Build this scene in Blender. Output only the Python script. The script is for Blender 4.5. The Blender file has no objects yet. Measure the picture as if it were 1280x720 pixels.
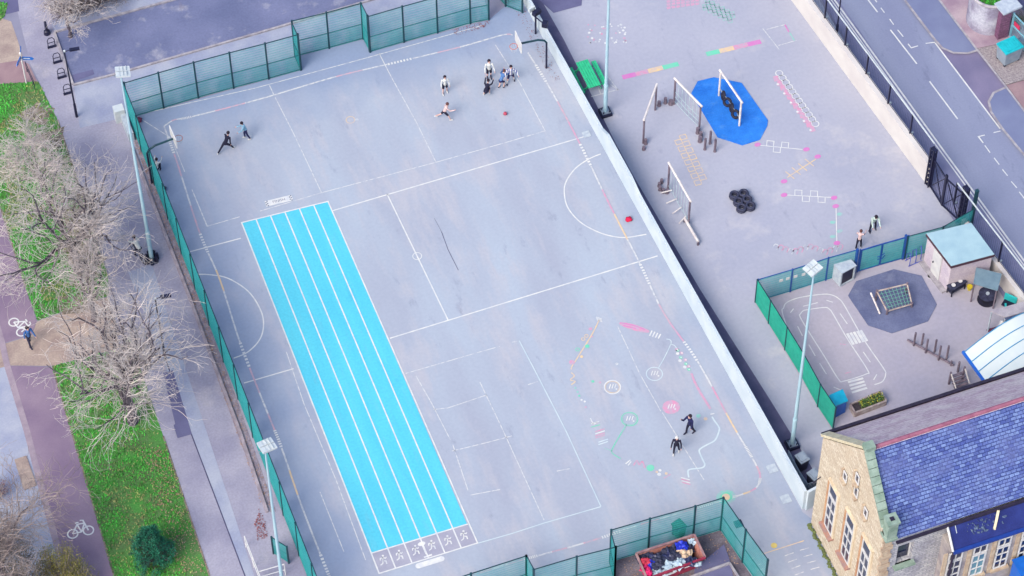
import bpy, math, random
from math import sin, cos, pi, radians, sqrt, atan2
from mathutils import Vector, Matrix, noise
random.seed(7)
SC = bpy.context.scene
COL = SC.collection
# ------------------------------------------------------------------ camera (photograph is 1280x720)
S = 0.6
CAM = Vector((-47.7334*S, -154.1959*S, 212.9244*S))
F = 3738.5
YAW, PIT, ROL = 0.3528, 0.9336, -0.0085
FW = Vector((cos(PIT)*sin(YAW), cos(PIT)*cos(YAW), -sin(PIT)))
R0 = Vector((cos(YAW), -sin(YAW), 0)); U0 = R0.cross(FW)
RT = R0*cos(ROL)+U0*sin(ROL); UP = RT.cross(FW)
def G(x, y, z=0.0):
    d = FW + RT*((x-640)/F) - UP*((y-360)/F)
    return CAM + d*((z-CAM.z)/d.z)
def PX(v):
    d = Vector(v)-CAM; z = d.dot(FW)
    return 640+F*d.dot(RT)/z, 360-F*d.dot(UP)/z
def on_x(q, x):
    d = G(*q)-CAM
    return CAM + d*((x-CAM.x)/d.x)
def on_y(q, y):
    d = G(*q)-CAM
    return CAM + d*((y-CAM.y)/d.y)
def V(*a): return Vector(a)

cam_d = bpy.data.cameras.new('camera'); cam = bpy.data.objects.new('camera', cam_d); COL.objects.link(cam)
cam_d.sensor_width = 36; cam_d.lens = F/1280*36; cam_d.clip_start = 1; cam_d.clip_end = 3000
m = Matrix((RT, UP, -FW)).transposed().to_4x4(); m.translation = CAM
cam.matrix_world = m
SC.camera = cam

# ------------------------------------------------------------------ light
KE = 1.32   # exposure
AZ, EL = radians(238), radians(44)     # direction towards the sun: azimuth from +Y clockwise
w = bpy.data.worlds.new('World'); SC.world = w; w.use_nodes = True
nt = w.node_tree; bg = nt.nodes['Background']
sky = nt.nodes.new('ShaderNodeTexSky'); sky.sky_type = 'NISHITA'; sky.sun_disc = False
sky.sun_elevation = EL; sky.sun_rotation = AZ; sky.dust_density = 3.0; sky.air_density = 1.0
nt.links.new(sky.outputs[0], bg.inputs[0]); bg.inputs[1].default_value = 0.145
sd = bpy.data.lights.new('sun', 'SUN'); sd.energy = 1.15; sd.angle = radians(32); sd.color = (1.0, .95, .9)
sun = bpy.data.objects.new('sun', sd); COL.objects.link(sun)
sv = Vector((sin(AZ)*cos(EL), cos(AZ)*cos(EL), sin(EL)))
sun.rotation_euler = (-sv).to_track_quat('-Z', 'Y').to_euler()
SC.view_settings.view_transform = 'Standard'; SC.view_settings.look = 'None'
SC.view_settings.gamma = 1; SC.view_settings.exposure = KE

# ------------------------------------------------------------------ materials
GR, GG, GB = 1.9, 1.91, 2.13     # how bright a surface of albedo 1 comes out of this light and exposure
def lin(c): c /= 255; return c/12.92 if c <= .04045 else ((c+.055)/1.055)**2.4
def T(r, g, b, k=1.0):
    return tuple(min(.82, max(.008, lin(c)/s*k)) for c, s in zip((r, g, b), (GR, GG, GB)))
MATS = {}
def mat(name, c, c2=None, scale=3.0, rough=.85, stretch=(1, 1, 1), detail=6, fac=1.0, bump=0.0, lo=.35, hi=.65, metal=0.0,
        fine=0.0, fine_scale=30, spec=.3, world=False, trans=0.0, stain=None, stain_scale=.35, stain_lo=.56, stain_hi=.72, stain_amt=.7, dirt=None, dirt_box=None, dark=None):
    if name in MATS: return MATS[name]
    mt = bpy.data.materials.new(name); mt.use_nodes = True
    n = mt.node_tree.nodes; l = mt.node_tree.links; b = n['Principled BSDF']
    b.inputs['Roughness'].default_value = rough; b.inputs['Metallic'].default_value = metal
    b.inputs['Specular IOR Level'].default_value = spec
    c2 = c2 or tuple(x*.8 for x in c)
    if world:
        tc = n.new('ShaderNodeNewGeometry'); src = tc.outputs['Position']
    else:
        tc = n.new('ShaderNodeTexCoord'); src = tc.outputs['Object']
    mp = n.new('ShaderNodeMapping'); mp.inputs['Scale'].default_value = stretch
    l.new(src, mp.inputs[0])
    no = n.new('ShaderNodeTexNoise'); no.inputs['Scale'].default_value = scale; no.inputs['Detail'].default_value = detail
    l.new(mp.outputs[0], no.inputs['Vector'])
    cr = n.new('ShaderNodeValToRGB'); cr.color_ramp.elements[0].position = lo; cr.color_ramp.elements[1].position = hi
    cr.color_ramp.elements[0].color = (*c2, 1); cr.color_ramp.elements[1].color = (*c, 1)
    l.new(no.outputs['Fac'], cr.inputs[0]); out = cr.outputs[0]
    if stain:
        ns = n.new('ShaderNodeTexNoise'); ns.inputs['Scale'].default_value = stain_scale; ns.inputs['Detail'].default_value = 9; ns.inputs['Roughness'].default_value = .62
        ms = n.new('ShaderNodeMapping'); ms.inputs['Location'].default_value = (31, 17, 5); ms.inputs['Scale'].default_value = stretch; l.new(src, ms.inputs[0]); l.new(ms.outputs[0], ns.inputs['Vector'])
        mk = n.new('ShaderNodeMapRange'); mk.inputs[1].default_value = stain_lo; mk.inputs[2].default_value = stain_hi; mk.inputs[4].default_value = stain_amt; l.new(ns.outputs['Fac'], mk.inputs[0])
        mi = n.new('ShaderNodeMix'); mi.data_type = 'RGBA'; l.new(mk.outputs[0], mi.inputs['Factor']); l.new(out, mi.inputs[6]); mi.inputs[7].default_value = (*stain, 1); out = mi.outputs[2]
    if dark:
        nd = n.new('ShaderNodeTexNoise'); nd.inputs['Scale'].default_value = .9; nd.inputs['Detail'].default_value = 10; nd.inputs['Roughness'].default_value = .7
        md = n.new('ShaderNodeMapping'); md.inputs['Location'].default_value = (7, 51, 2); md.inputs['Scale'].default_value = (1.3, .5, 1); l.new(src, md.inputs[0]); l.new(md.outputs[0], nd.inputs['Vector'])
        mk = n.new('ShaderNodeMapRange'); mk.inputs[1].default_value = .60; mk.inputs[2].default_value = .74; mk.inputs[4].default_value = .8; l.new(nd.outputs['Fac'], mk.inputs[0])
        mi = n.new('ShaderNodeMix'); mi.data_type = 'RGBA'; l.new(mk.outputs[0], mi.inputs['Factor']); l.new(out, mi.inputs[6]); mi.inputs[7].default_value = (*dark, 1); out = mi.outputs[2]
    if dirt:
        sp_ = n.new('ShaderNodeSeparateXYZ'); l.new(src, sp_.inputs[0])
        def mth(op, a, b_=None):
            q = n.new('ShaderNodeMath'); q.operation = op
            for k_, v_ in enumerate((a, b_)):
                if v_ is None: continue
                if isinstance(v_, (int, float)): q.inputs[k_].default_value = v_
                else: l.new(v_, q.inputs[k_])
            return q.outputs[0]
        x0_, x1_, y0_, y1_ = dirt_box
        e_ = mth('MINIMUM', mth('MINIMUM', mth('SUBTRACT', sp_.outputs['X'], x0_), mth('SUBTRACT', x1_, sp_.outputs['X'])), mth('MINIMUM', mth('SUBTRACT', sp_.outputs['Y'], y0_), mth('SUBTRACT', y1_, sp_.outputs['Y'])))
        nn_ = n.new('ShaderNodeTexNoise'); nn_.inputs['Scale'].default_value = .35; nn_.inputs['Detail'].default_value = 7; l.new(src, nn_.inputs['Vector'])
        e_ = mth('ADD', e_, mth('MULTIPLY', nn_.outputs['Fac'], -5.0))
        mk = n.new('ShaderNodeMapRange'); mk.inputs[1].default_value = -1.6; mk.inputs[2].default_value = 2.2; mk.inputs[3].default_value = .95; mk.inputs[4].default_value = 0; l.new(e_, mk.inputs[0])
        mi = n.new('ShaderNodeMix'); mi.data_type = 'RGBA'; l.new(mk.outputs[0], mi.inputs['Factor']); l.new(out, mi.inputs[6]); mi.inputs[7].default_value = (*dirt, 1); out = mi.outputs[2]
    if fine:
        n2 = n.new('ShaderNodeTexNoise'); n2.inputs['Scale'].default_value = fine_scale; n2.inputs['Detail'].default_value = 3
        l.new(src, n2.inputs['Vector'])
        mr = n.new('ShaderNodeMapRange'); mr.inputs[1].default_value = .3; mr.inputs[2].default_value = .7
        mr.inputs[3].default_value = 1-fine; mr.inputs[4].default_value = 1+fine
        l.new(n2.outputs['Fac'], mr.inputs[0])
        vm = n.new('ShaderNodeVectorMath'); vm.operation = 'SCALE'
        l.new(out, vm.inputs[0]); l.new(mr.outputs[0], vm.inputs['Scale']); out = vm.outputs[0]
    l.new(out, b.inputs['Base Color'])
    if bump:
        bp = n.new('ShaderNodeBump'); bp.inputs['Strength'].default_value = bump; bp.inputs['Distance'].default_value = .03
        l.new(no.outputs['Fac'], bp.inputs['Height']); l.new(bp.outputs[0], b.inputs['Normal'])
    if trans:
        b.inputs['Alpha'].default_value = 1-trans
    MATS[name] = mt
    return mt
def plain(name, c, rough=.6, **k): return mat(name, c, tuple(x*.85 for x in c), rough=rough, scale=5, **k)

def brick_mat(name, c1, c2, mortar, bw, bh, msize=.012, rough=.85, axes=('X', 'Z'), blotch=None, offs=.5, bump=.4):
    """courses in world space; axes picks which world axes run along and up the courses"""
    if name in MATS: return MATS[name]
    mt = bpy.data.materials.new(name); mt.use_nodes = True
    n = mt.node_tree.nodes; l = mt.node_tree.links; b = n['Principled BSDF']; b.inputs['Roughness'].default_value = rough
    b.inputs['Specular IOR Level'].default_value = .3
    g = n.new('ShaderNodeNewGeometry'); sp = n.new('ShaderNodeSeparateXYZ'); l.new(g.outputs['Position'], sp.inputs[0])
    cb = n.new('ShaderNodeCombineXYZ'); l.new(sp.outputs[axes[0]], cb.inputs['X']); l.new(sp.outputs[axes[1]], cb.inputs['Y'])
    wn = n.new('ShaderNodeTexNoise'); wn.inputs['Scale'].default_value = 2.5; l.new(g.outputs['Position'], wn.inputs['Vector'])
    wm = n.new('ShaderNodeVectorMath'); wm.operation = 'SCALE'; wm.inputs['Scale'].default_value = .05; l.new(wn.outputs['Color'], wm.inputs[0])
    wa = n.new('ShaderNodeVectorMath'); wa.operation = 'ADD'; l.new(cb.outputs[0], wa.inputs[0]); l.new(wm.outputs[0], wa.inputs[1])
    br = n.new('ShaderNodeTexBrick'); br.inputs['Scale'].default_value = 1; br.inputs['Brick Width'].default_value = bw
    br.inputs['Row Height'].default_value = bh; br.inputs['Mortar Size'].default_value = msize; br.offset = offs
    br.inputs['Color1'].default_value = (*c1, 1); br.inputs['Color2'].default_value = (*c2, 1); br.inputs['Mortar'].default_value = (*mortar, 1)
    br.inputs['Mortar Smooth'].default_value = .2; br.inputs['Bias'].default_value = 0
    l.new(wa.outputs[0], br.inputs['Vector']); out = br.outputs['Color']
    no = n.new('ShaderNodeTexNoise'); no.inputs['Scale'].default_value = .9; no.inputs['Detail'].default_value = 8
    l.new(g.outputs['Position'], no.inputs['Vector'])
    if blotch:
        mr = n.new('ShaderNodeMapRange'); mr.inputs[1].default_value = .45; mr.inputs[2].default_value = .68; mr.inputs[4].default_value = .75
        l.new(no.outputs['Fac'], mr.inputs[0])
        mx = n.new('ShaderNodeMix'); mx.data_type = 'RGBA'; l.new(mr.outputs[0], mx.inputs['Factor'])
        l.new(out, mx.inputs[6]); mx.inputs[7].default_value = (*blotch, 1); out = mx.outputs[2]
    n3 = n.new('ShaderNodeTexNoise'); n3.inputs['Scale'].default_value = 9; n3.inputs['Detail'].default_value = 4; l.new(g.outputs['Position'], n3.inputs['Vector'])
    m3 = n.new('ShaderNodeMapRange'); m3.inputs[1].default_value = .3; m3.inputs[2].default_value = .7; m3.inputs[3].default_value = .78; m3.inputs[4].default_value = 1.2
    l.new(n3.outputs['Fac'], m3.inputs[0])
    vs = n.new('ShaderNodeVectorMath'); vs.operation = 'SCALE'; l.new(out, vs.inputs[0]); l.new(m3.outputs[0], vs.inputs['Scale'])
    l.new(vs.outputs[0], b.inputs['Base Color'])
    bp = n.new('ShaderNodeBump'); bp.inputs['Strength'].default_value = bump; bp.inputs['Distance'].default_value = .03; bp.invert = True
    l.new(br.outputs['Fac'], bp.inputs['Height']); l.new(bp.outputs[0], b.inputs['Normal'])
    MATS[name] = mt
    return mt

# ------------------------------------------------------------------ mesh builder
class MB:
    def __init__(s): s.v = []; s.f = []
    def add(s, vs, fs):
        k = len(s.v); s.v += [Vector(a) for a in vs]; s.f += [tuple(i+k for i in f) for f in fs]; return s
    def box(s, c, d, rz=0.0, rx=0.0, ry=0.0):
        c = Vector(c); x, y, z = d[0]/2, d[1]/2, d[2]/2
        M = Matrix.Rotation(rz, 3, 'Z') @ Matrix.Rotation(ry, 3, 'Y') @ Matrix.Rotation(rx, 3, 'X')
        vs = [c + M@Vector((i*x, j*y, k*z)) for k in (-1, 1) for j in (-1, 1) for i in (-1, 1)]
        return s.add(vs, [(0, 2, 3, 1), (4, 5, 7, 6), (0, 1, 5, 4), (2, 6, 7, 3), (0, 4, 6, 2), (1, 3, 7, 5)])
    def beam(s, a, b, w, h=None, up=(0, 0, 1)):
        a = Vector(a); b = Vector(b); h = h or w; t = (b-a).normalized(); u = Vector(up)
        if abs(t.dot(u)) > .98: u = Vector((0, 1, 0))
        r = t.cross(u).normalized(); u = r.cross(t)
        vs = [p + r*(i*w/2) + u*(j*h/2) for p in (a, b) for j in (-1, 1) for i in (-1, 1)]
        return s.add(vs, [(0, 1, 3, 2), (4, 6, 7, 5), (0, 4, 5, 1), (2, 3, 7, 6), (0, 2, 6, 4), (1, 5, 7, 3)])
    def tube(s, pts, r, r1=None, n=8, cap=True):
        pts = [Vector(p) for p in pts]; m = len(pts)
        if isinstance(r, (int, float)):
            r1 = r if r1 is None else r1
            rs = [r+(r1-r)*i/(m-1) for i in range(m)]
        else: rs = r
        k = len(s.v); ref = None
        for i, p in enumerate(pts):
            t = (pts[min(i+1, m-1)]-pts[max(i-1, 0)])
            if t.length < 1e-9: t = Vector((0, 0, 1))
            t.normalize()
            if ref is None:
                ref = Vector((1, 0, 0)) if abs(t.x) < .8 else Vector((0, 1, 0))
            a = (ref - t*ref.dot(t)).normalized(); ref = a; b = t.cross(a)
            for j in range(n):
                th = 2*pi*j/n; s.v.append(p+(a*cos(th)+b*sin(th))*rs[i])
        for i in range(m-1):
            for j in range(n):
                s.f.append((k+i*n+j, k+i*n+(j+1) % n, k+(i+1)*n+(j+1) % n, k+(i+1)*n+j))
        if cap:
            s.f.append(tuple(k+j for j in range(n))[::-1]); s.f.append(tuple(k+(m-1)*n+j for j in range(n)))
        return s
    def prism(s, poly, z0, z1):
        n = len(poly); P = [Vector((p[0], p[1], 0)) for p in poly]
        ar = sum(P[i].x*P[(i+1) % n].y-P[(i+1) % n].x*P[i].y for i in range(n))
        if ar < 0: P = P[::-1]
        vs = [V(p.x, p.y, z0) for p in P]+[V(p.x, p.y, z1) for p in P]
        return s.add(vs, [tuple(range(n))[::-1], tuple(range(n, 2*n))]+[(i, (i+1) % n, n+(i+1) % n, n+i) for i in range(n)])
    def sheet(s, poly, z):
        n = len(poly); P = [Vector((p[0], p[1], z)) for p in poly]
        ar = sum(P[i].x*P[(i+1) % n].y-P[(i+1) % n].x*P[i].y for i in range(n))
        if ar < 0: P = P[::-1]
        return s.add(P, [tuple(range(n))])
    def strip(s, pts, w, z, closed=False):
        """flat painted line on the ground"""
        P = [V(p[0], p[1], z) for p in pts]; m = len(P)
        L = []; Rr = []
        for i in range(m):
            if closed: t = P[(i+1) % m]-P[i-1]
            else: t = P[min(i+1, m-1)]-P[max(i-1, 0)]
            t.normalize(); nn = V(-t.y, t.x, 0)*w/2
            if 0 < i < m-1 or closed:
                a = (P[i]-P[i-1]).normalized(); cosv = max(.5, abs(a.dot(t))); nn = nn/cosv
            L.append(P[i]+nn); Rr.append(P[i]-nn)
        k = len(s.v); s.v += L+Rr
        for i in range(m if closed else m-1):
            j = (i+1) % m; s.f.append((k+m+i, k+m+j, k+j, k+i))
        return s
    def disc(s, c, r, z, n=24, ry=None):
        ry = ry or r
        return s.sheet([(c[0]+r*cos(2*pi*i/n), c[1]+ry*sin(2*pi*i/n)) for i in range(n)], z)
    def ell(s, c, r, nu=12, nv=8, M=None, wob=0, seed=0):
        c = Vector(c); k = len(s.v)
        if isinstance(r, (int, float)): r = (r, r, r)
        pts = [V(0, 0, 1)]
        for i in range(1, nv):
            a = pi*i/nv
            for j in range(nu): b = 2*pi*j/nu; pts.append(V(sin(a)*cos(b), sin(a)*sin(b), cos(a)))
        pts.append(V(0, 0, -1))
        for q in pts:
            f = 1+wob*noise.noise(q*2.2+V(seed*3.1, seed, 0)) if wob else 1
            v = V(q.x*r[0], q.y*r[1], q.z*r[2])*f
            if M: v = M@v
            s.v.append(c+v)
        for j in range(nu): s.f.append((k, k+1+j, k+1+(j+1) % nu))
        for i in range(nv-2):
            for j in range(nu):
                a = k+1+i*nu; s.f.append((a+j, a+nu+j, a+nu+(j+1) % nu, a+(j+1) % nu))
        e = k+len(pts)-1; a = k+1+(nv-2)*nu
        for j in range(nu): s.f.append((a+j, e, a+(j+1) % nu))
        return s
    def torus(s, c, R, r, M=None, n=24, k=8, squash=1.0):
        c = Vector(c); b0 = len(s.v)
        for i in range(n):
            a = 2*pi*i/n
            for j in range(k):
                b = 2*pi*j/k; v = V((R+r*cos(b))*cos(a), (R+r*cos(b))*sin(a), r*squash*sin(b))
                s.v.append(c+(M@v if M else v))
        for i in range(n):
            for j in range(k):
                s.f.append((b0+i*k+j, b0+((i+1) % n)*k+j, b0+((i+1) % n)*k+(j+1) % k, b0+i*k+(j+1) % k))
        return s
    def build(s, name, m, parent=None, loc=None, smooth=False):
        off = V(0, 0, 0)
        if parent is not None:
            o = parent
            while o is not None: off = off+o.location; o = o.parent
        elif loc is not None: off = Vector(loc)
        me = bpy.data.meshes.new(name); me.from_pydata([v-off for v in s.v], [], s.f); me.materials.append(m)
        if smooth: me.polygons.foreach_set('use_smooth', [True]*len(me.polygons))
        me.update()
        ob = bpy.data.objects.new(name, me); COL.objects.link(ob)
        if parent is not None: ob.parent = parent
        elif loc is not None: ob.location = off
        return ob
def tag(o, label=None, cat=None, group=None, kind=None):
    if label: o['label'] = label
    if cat: o['category'] = cat
    if group: o['group'] = group
    if kind: o['kind'] = kind
    return o
def thing(name, label, cat, loc, group=None):
    o = bpy.data.objects.new(name, None); COL.objects.link(o); o.location = loc; o.empty_display_size = .3
    return tag(o, label, cat, group)
def copy_tree(o, loc=None, rz=None, label=None, parent=None):
    c = o.copy(); COL.objects.link(c)
    if parent is not None: c.parent = parent
    if loc is not None: c.location = loc
    if rz is not None: c.rotation_euler = (0, 0, rz)
    if label: c['label'] = label
    for ch in list(o.children): copy_tree(ch, parent=c)
    return c
def struct(name, mb, m): return tag(mb.build(name, m), kind='structure')
def gp(L, z=0.0): return [G(x, y, z) for x, y in L]

# ------------------------------------------------------------------ palette
M_ground = mat('ground_tarmac', T(160, 160, 190), T(140, 140, 172), scale=.5, world=True, fine=.07)
M_court = mat('court_tarmac', T(190, 202, 227), T(178, 184, 210), stain=T(202, 202, 220), stain_scale=.55, stain_lo=.5, stain_hi=.66, stain_amt=.75, dirt=T(150, 168, 208), dirt_box=(-12.3, 15.5, -45, 15.4), dark=T(150, 156, 186), scale=.22, stretch=(1.6, .45, 1), world=True, fine=.035, fine_scale=6, rough=.9, lo=.3, hi=.7)
M_play = mat('playground_tarmac', T(194, 196, 220), T(180, 184, 212), dark=T(160, 162, 192), stain=T(220, 216, 228), stain_scale=.3, stain_lo=.58, stain_amt=.6, scale=.2, world=True, fine=.04, fine_scale=5, rough=.9, lo=.3, hi=.7)
M_small = mat('nursery_tarmac', T(198, 192, 212), T(183, 180, 206), scale=.3, world=True, fine=.05, fine_scale=5)
M_darktar = mat('dark_tarmac', T(122, 122, 168), T(104, 103, 148), scale=.6, world=True, fine=.08)
M_carpark = mat('car_park_tarmac', T(130, 136, 180), T(110, 118, 162), dark=T(136, 128, 150), stain=T(186, 186, 208), stain_scale=.6, stain_lo=.57, stain_hi=.7, stain_amt=.75, scale=.35, world=True, fine=.09, fine_scale=8)
M_road = mat('road_tarmac', T(156, 164, 200), T(142, 149, 188), dark=T(120, 126, 164), scale=.3, stretch=(1.4, .3, 1), world=True, fine=.04, fine_scale=9)
M_layby = mat('layby_tarmac', T(146, 138, 178), T(124, 120, 162), scale=.4, world=True, fine=.06)
M_pave = mat('pavement_tarmac', T(184, 182, 208), T(158, 156, 188), stain=T(206, 200, 214), stain_scale=.5, stain_amt=.6, scale=.45, world=True, fine=.09, fine_scale=9)
M_pave2 = mat('pavement_light', T(188, 194, 220), T(160, 168, 206), stain=T(204, 202, 218), stain_scale=.6, stain_amt=.5, scale=.6, world=True, fine=.06, fine_scale=10)
M_roadpave = mat('roadside_pavement', T(150, 152, 194), T(130, 132, 176), scale=.6, world=True, fine=.05)
M_red = mat('cycle_path_red', T(160, 140, 168), T(140, 120, 154), scale=.5, world=True, fine=.06, fine_scale=12)
M_pink = mat('pink_paving', T(178, 150, 160), T(156, 126, 142), scale=.8, world=True, fine=.1)
M_tan = mat('tan_slabs', T(196, 178, 172), T(170, 150, 150), scale=1.2, world=True, fine=.12, fine_scale=10)
M_gravel = mat('gravel_brown', T(186, 176, 184), T(146, 136, 148), scale=9, world=True, fine=.2, fine_scale=22)
M_earth = mat('bare_earth', T(160, 148, 140), T(112, 104, 98), scale=2.5, world=True, fine=.25, fine_scale=16)
M_soil = mat('grass_ground', T(84, 160, 72), T(100, 130, 84), scale=.9, world=True, fine=.25, fine_scale=14)
M_blade = mat('grass_blade', T(90, 216, 84), T(84, 168, 70), scale=1.3, world=True, fine=.35, fine_scale=11)
M_bladey = mat('grass_blade_worn', T(176, 196, 116), T(150, 146, 110), scale=1.5, world=True, fine=.3, fine_scale=11)
M_kerb = mat('kerb_stone', T(196, 192, 206), T(160, 154, 172), scale=3, world=True, fine=.1)
M_line = mat('white_paint', T(250, 250, 255), T(226, 230, 246), scale=3, world=True, fine=.05)
M_paleb = mat('pale_blue_paint', T(224, 240, 255), T(204, 224, 246), scale=2, world=True)
M_faint = mat('worn_white_paint', T(232, 234, 246), T(190, 198, 222), scale=5, world=True, lo=.36, hi=.56)
M_pinkp = mat('pink_paint', T(238, 164, 206), T(206, 186, 216), scale=5, world=True)
M_pinkw = mat('worn_pink_paint', T(232, 184, 208), T(196, 190, 216), scale=5, world=True)
M_hot = mat('magenta_paint', T(232, 130, 215), T(222, 150, 216), scale=2.5, world=True)
M_orange = mat('orange_paint', T(255, 222, 172), T(226, 206, 204), scale=5, world=True)
M_mint = mat('mint_paint', T(120, 232, 200), T(145, 222, 208), scale=2.5, world=True)
M_mintw = mat('worn_mint_paint', T(150, 224, 216), T(180, 204, 220), scale=5, world=True)
M_cyan = mat('cyan_track_paint', T(100, 222, 255), T(92, 214, 252), scale=.6, stretch=(2.5, .4, 1), world=True, fine=.06, fine_scale=8, stain=T(128, 208, 238), stain_scale=1.2, stain_lo=.56, stain_hi=.75, stain_amt=.5, dark=T(86, 206, 244))
M_blue = mat('blue_safety_surface', T(48, 142, 255), T(32, 124, 240), scale=1.2, world=True, fine=.12, fine_scale=14, stain=T(90, 160, 250), stain_scale=1.4)
M_navy = mat('dark_blue_safety_surface', T(124, 132, 174), T(104, 112, 156), scale=.8, world=True, fine=.12, fine_scale=14, stain=T(144, 150, 186), stain_scale=.9)
M_tealb = mat('bright_green_powder_coat', T(56, 214, 190), T(44, 196, 176), scale=3, rough=.45)
M_teal = mat('green_powder_coat', T(74, 200, 208), T(60, 182, 194), scale=3, rough=.45)
M_tealpost = mat('dark_green_post', T(22, 84, 100), T(14, 66, 84), scale=3, rough=.45)
M_bluepost = mat('blue_post_paint', T(40, 96, 190), T(30, 80, 170), scale=3, rough=.4)
M_white = mat('white_render', T(226, 238, 255), T(208, 224, 246), scale=.8, world=True, fine=.03)
M_cream = mat('cream_render', T(238, 234, 240), T(226, 220, 228), scale=.7, world=True, fine=.03)
M_black = mat('black_steel', T(38, 40, 78), T(28, 30, 62), scale=4, rough=.4)
M_pole = mat('pale_blue_pole', T(192, 226, 248), T(176, 214, 242), scale=1, rough=.4)
M_lampw = mat('white_lamp_casing', T(232, 240, 250), T(210, 222, 240), scale=3, rough=.4)
M_wood = mat('weathered_timber', T(148, 134, 154), T(104, 92, 114), scale=4, stretch=(1, 1, .3))
M_wood2 = mat('pale_timber', T(255, 248, 252), T(226, 216, 224), scale=4)
M_rubber = mat('tyre_rubber', T(40, 40, 70), T(24, 24, 50), scale=6, rough=.7)
M_rubberp = mat('worn_tyre_rubber', T(70, 74, 106), T(42, 44, 74), scale=6, rough=.7)
M_steel = mat('galvanised_steel', T(176, 190, 212), T(150, 166, 192), scale=4, rough=.4, metal=.3)
M_rope = mat('pale_rope', T(206, 228, 240), T(180, 208, 224), scale=8)
M_bench = mat('mint_green_bench', T(60, 218, 160), T(48, 196, 146), scale=4, rough=.5)
M_glass = mat('dark_window_glass', T(44, 54, 92), T(34, 42, 76), scale=.8, rough=.08, spec=.6)
M_frame = mat('white_window_frame', T(244, 244, 252), T(228, 228, 240), scale=3, rough=.5)
M_twig = mat('bare_twig', T(248, 236, 238), T(200, 188, 194), scale=1.1, world=True)
M_twig2 = mat('brown_twig', T(206, 188, 186), T(152, 134, 138), scale=1.1, world=True)
M_bark = mat('dark_bark', T(112, 102, 118), T(80, 72, 88), scale=3, bump=.5)
M_skin = plain('skin', T(236, 190, 186), .6)
M_skin2 = plain('brown_skin', T(140, 96, 92), .6)

# ------------------------------------------------------------------ GROUND
struct('ground', MB().sheet([(-400, -400), (400, -400), (400, 400), (-400, 400)], 0), M_ground)
FX = G(161, 148); FX2 = G(384, 720)           # the west fence runs between these
court = [(161, 148), (376, 88), (369, 71), (454, 49), (462, 65), (611, 25), (648, -6), (670, 20), (1010, 640), (1050, 725), (1090, 800), (415, 800)]
struct('court_surface', MB().sheet(gp(court), .004), M_court)
play = [(640, -30), (1006, -30), (1163, 228), (1206, 285), (1300, 400), (1400, 560), (1030, 660), (1003, 640)]
struct('playground_surface', MB().sheet(gp(play), .006), M_play)
struct('nursery_yard_surface', MB().sheet(gp([(944, 378), (1069, 340), (1128, 324), (1178, 309), (1213, 280), (1300, 392), (1400, 560), (1040, 538)]), .010), M_small)
# dark strip behind the white wall
struct('drain_strip', MB().sheet(gp([(650, -10), (671, -10), (705, 50), (770, 180), (793, 222), (874, 360), (964, 502), (1023, 598), (1004, 634)]), .010), mat('black_strip_tarmac', T(116, 112, 150), T(92, 90, 130), scale=.8, world=True, fine=.1))
# east road
def road_line(a, b, off=0): pass
struct('roadside_pavement', MB().sheet(gp([(1004, -40), (1020, -40), (1166, 170), (1290, 340), (1420, 520), (1350, 520), (1163, 231)]), .014), M_roadpave)
struct('east_road', MB().sheet(gp([(1016, -40), (1280, -40), (1420, 150), (1420, 520), (1290, 345), (1162, 170)]), .008), M_road)
struct('layby', MB().sheet(gp([(1169, 54), (1180, 62), (1192, 66), (1210, 66.5), (1221, 63), (1257, 109), (1242, 116), (1236, 127), (1239, 140), (1250, 161)]), .013), M_layby)
mb = MB().prism(gp([(1110, -30), (1131, 0), (1169, 50), (1178, 60), (1192, 66), (1210, 66.5), (1221, 63), (1174, 0), (1150, -30)]), 0, .09)
mb.prism(gp([(1257.5, 109), (1242, 116), (1236, 127), (1239, 140), (1252.5, 160), (1269, 180), (1290, 205), (1330, 205)]), 0, .09)
struct('kerb_build_out', mb, mat('build_out_tarmac', T(138, 148, 190), T(124, 132, 178), scale=.5, world=True, fine=.05))
mb = MB().strip(gp([(1100, -45), (1131, 0), (1169, 50), (1178, 60), (1192, 66), (1210, 66.5), (1221, 63)], .09), .13, .095)
mb.strip(gp([(1257.5, 109), (1242, 116), (1236, 127), (1239, 140), (1252.5, 160), (1269, 180), (1290, 205)], .09), .13, .095)
mb.strip(gp([(1150, -32), (1174, 0), (1221, 62), (1257, 108), (1330, 205)], .1), .12, .13)
struct('kerb_stones', mb, M_kerb)
struct('pink_pavement', MB().prism(gp([(1150, -32), (1174, 0), (1221, 62), (1270, 52), (1330, 0), (1320, -60)]), 0, .12), mat('rosy_paving', T(200, 180, 196), T(168, 142, 168), scale=.9, world=True, fine=.08))
struct('gravel_pavement', MB().prism(gp([(1221.5, 62.5), (1257.5, 107.5), (1290, 98), (1330, 60), (1270.5, 52.5)]), 0, .12), M_gravel)
struct('red_pavement', MB().prism(gp([(1258, 108.3), (1330, 205), (1400, 120), (1330.5, 61), (1291, 98.8)]), 0, .12), M_pink)
struct('side_road', MB().sheet(gp([(1255, -5), (1330, -60), (1330, 40), (1285, 20)]), .13), M_darktar)
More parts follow.
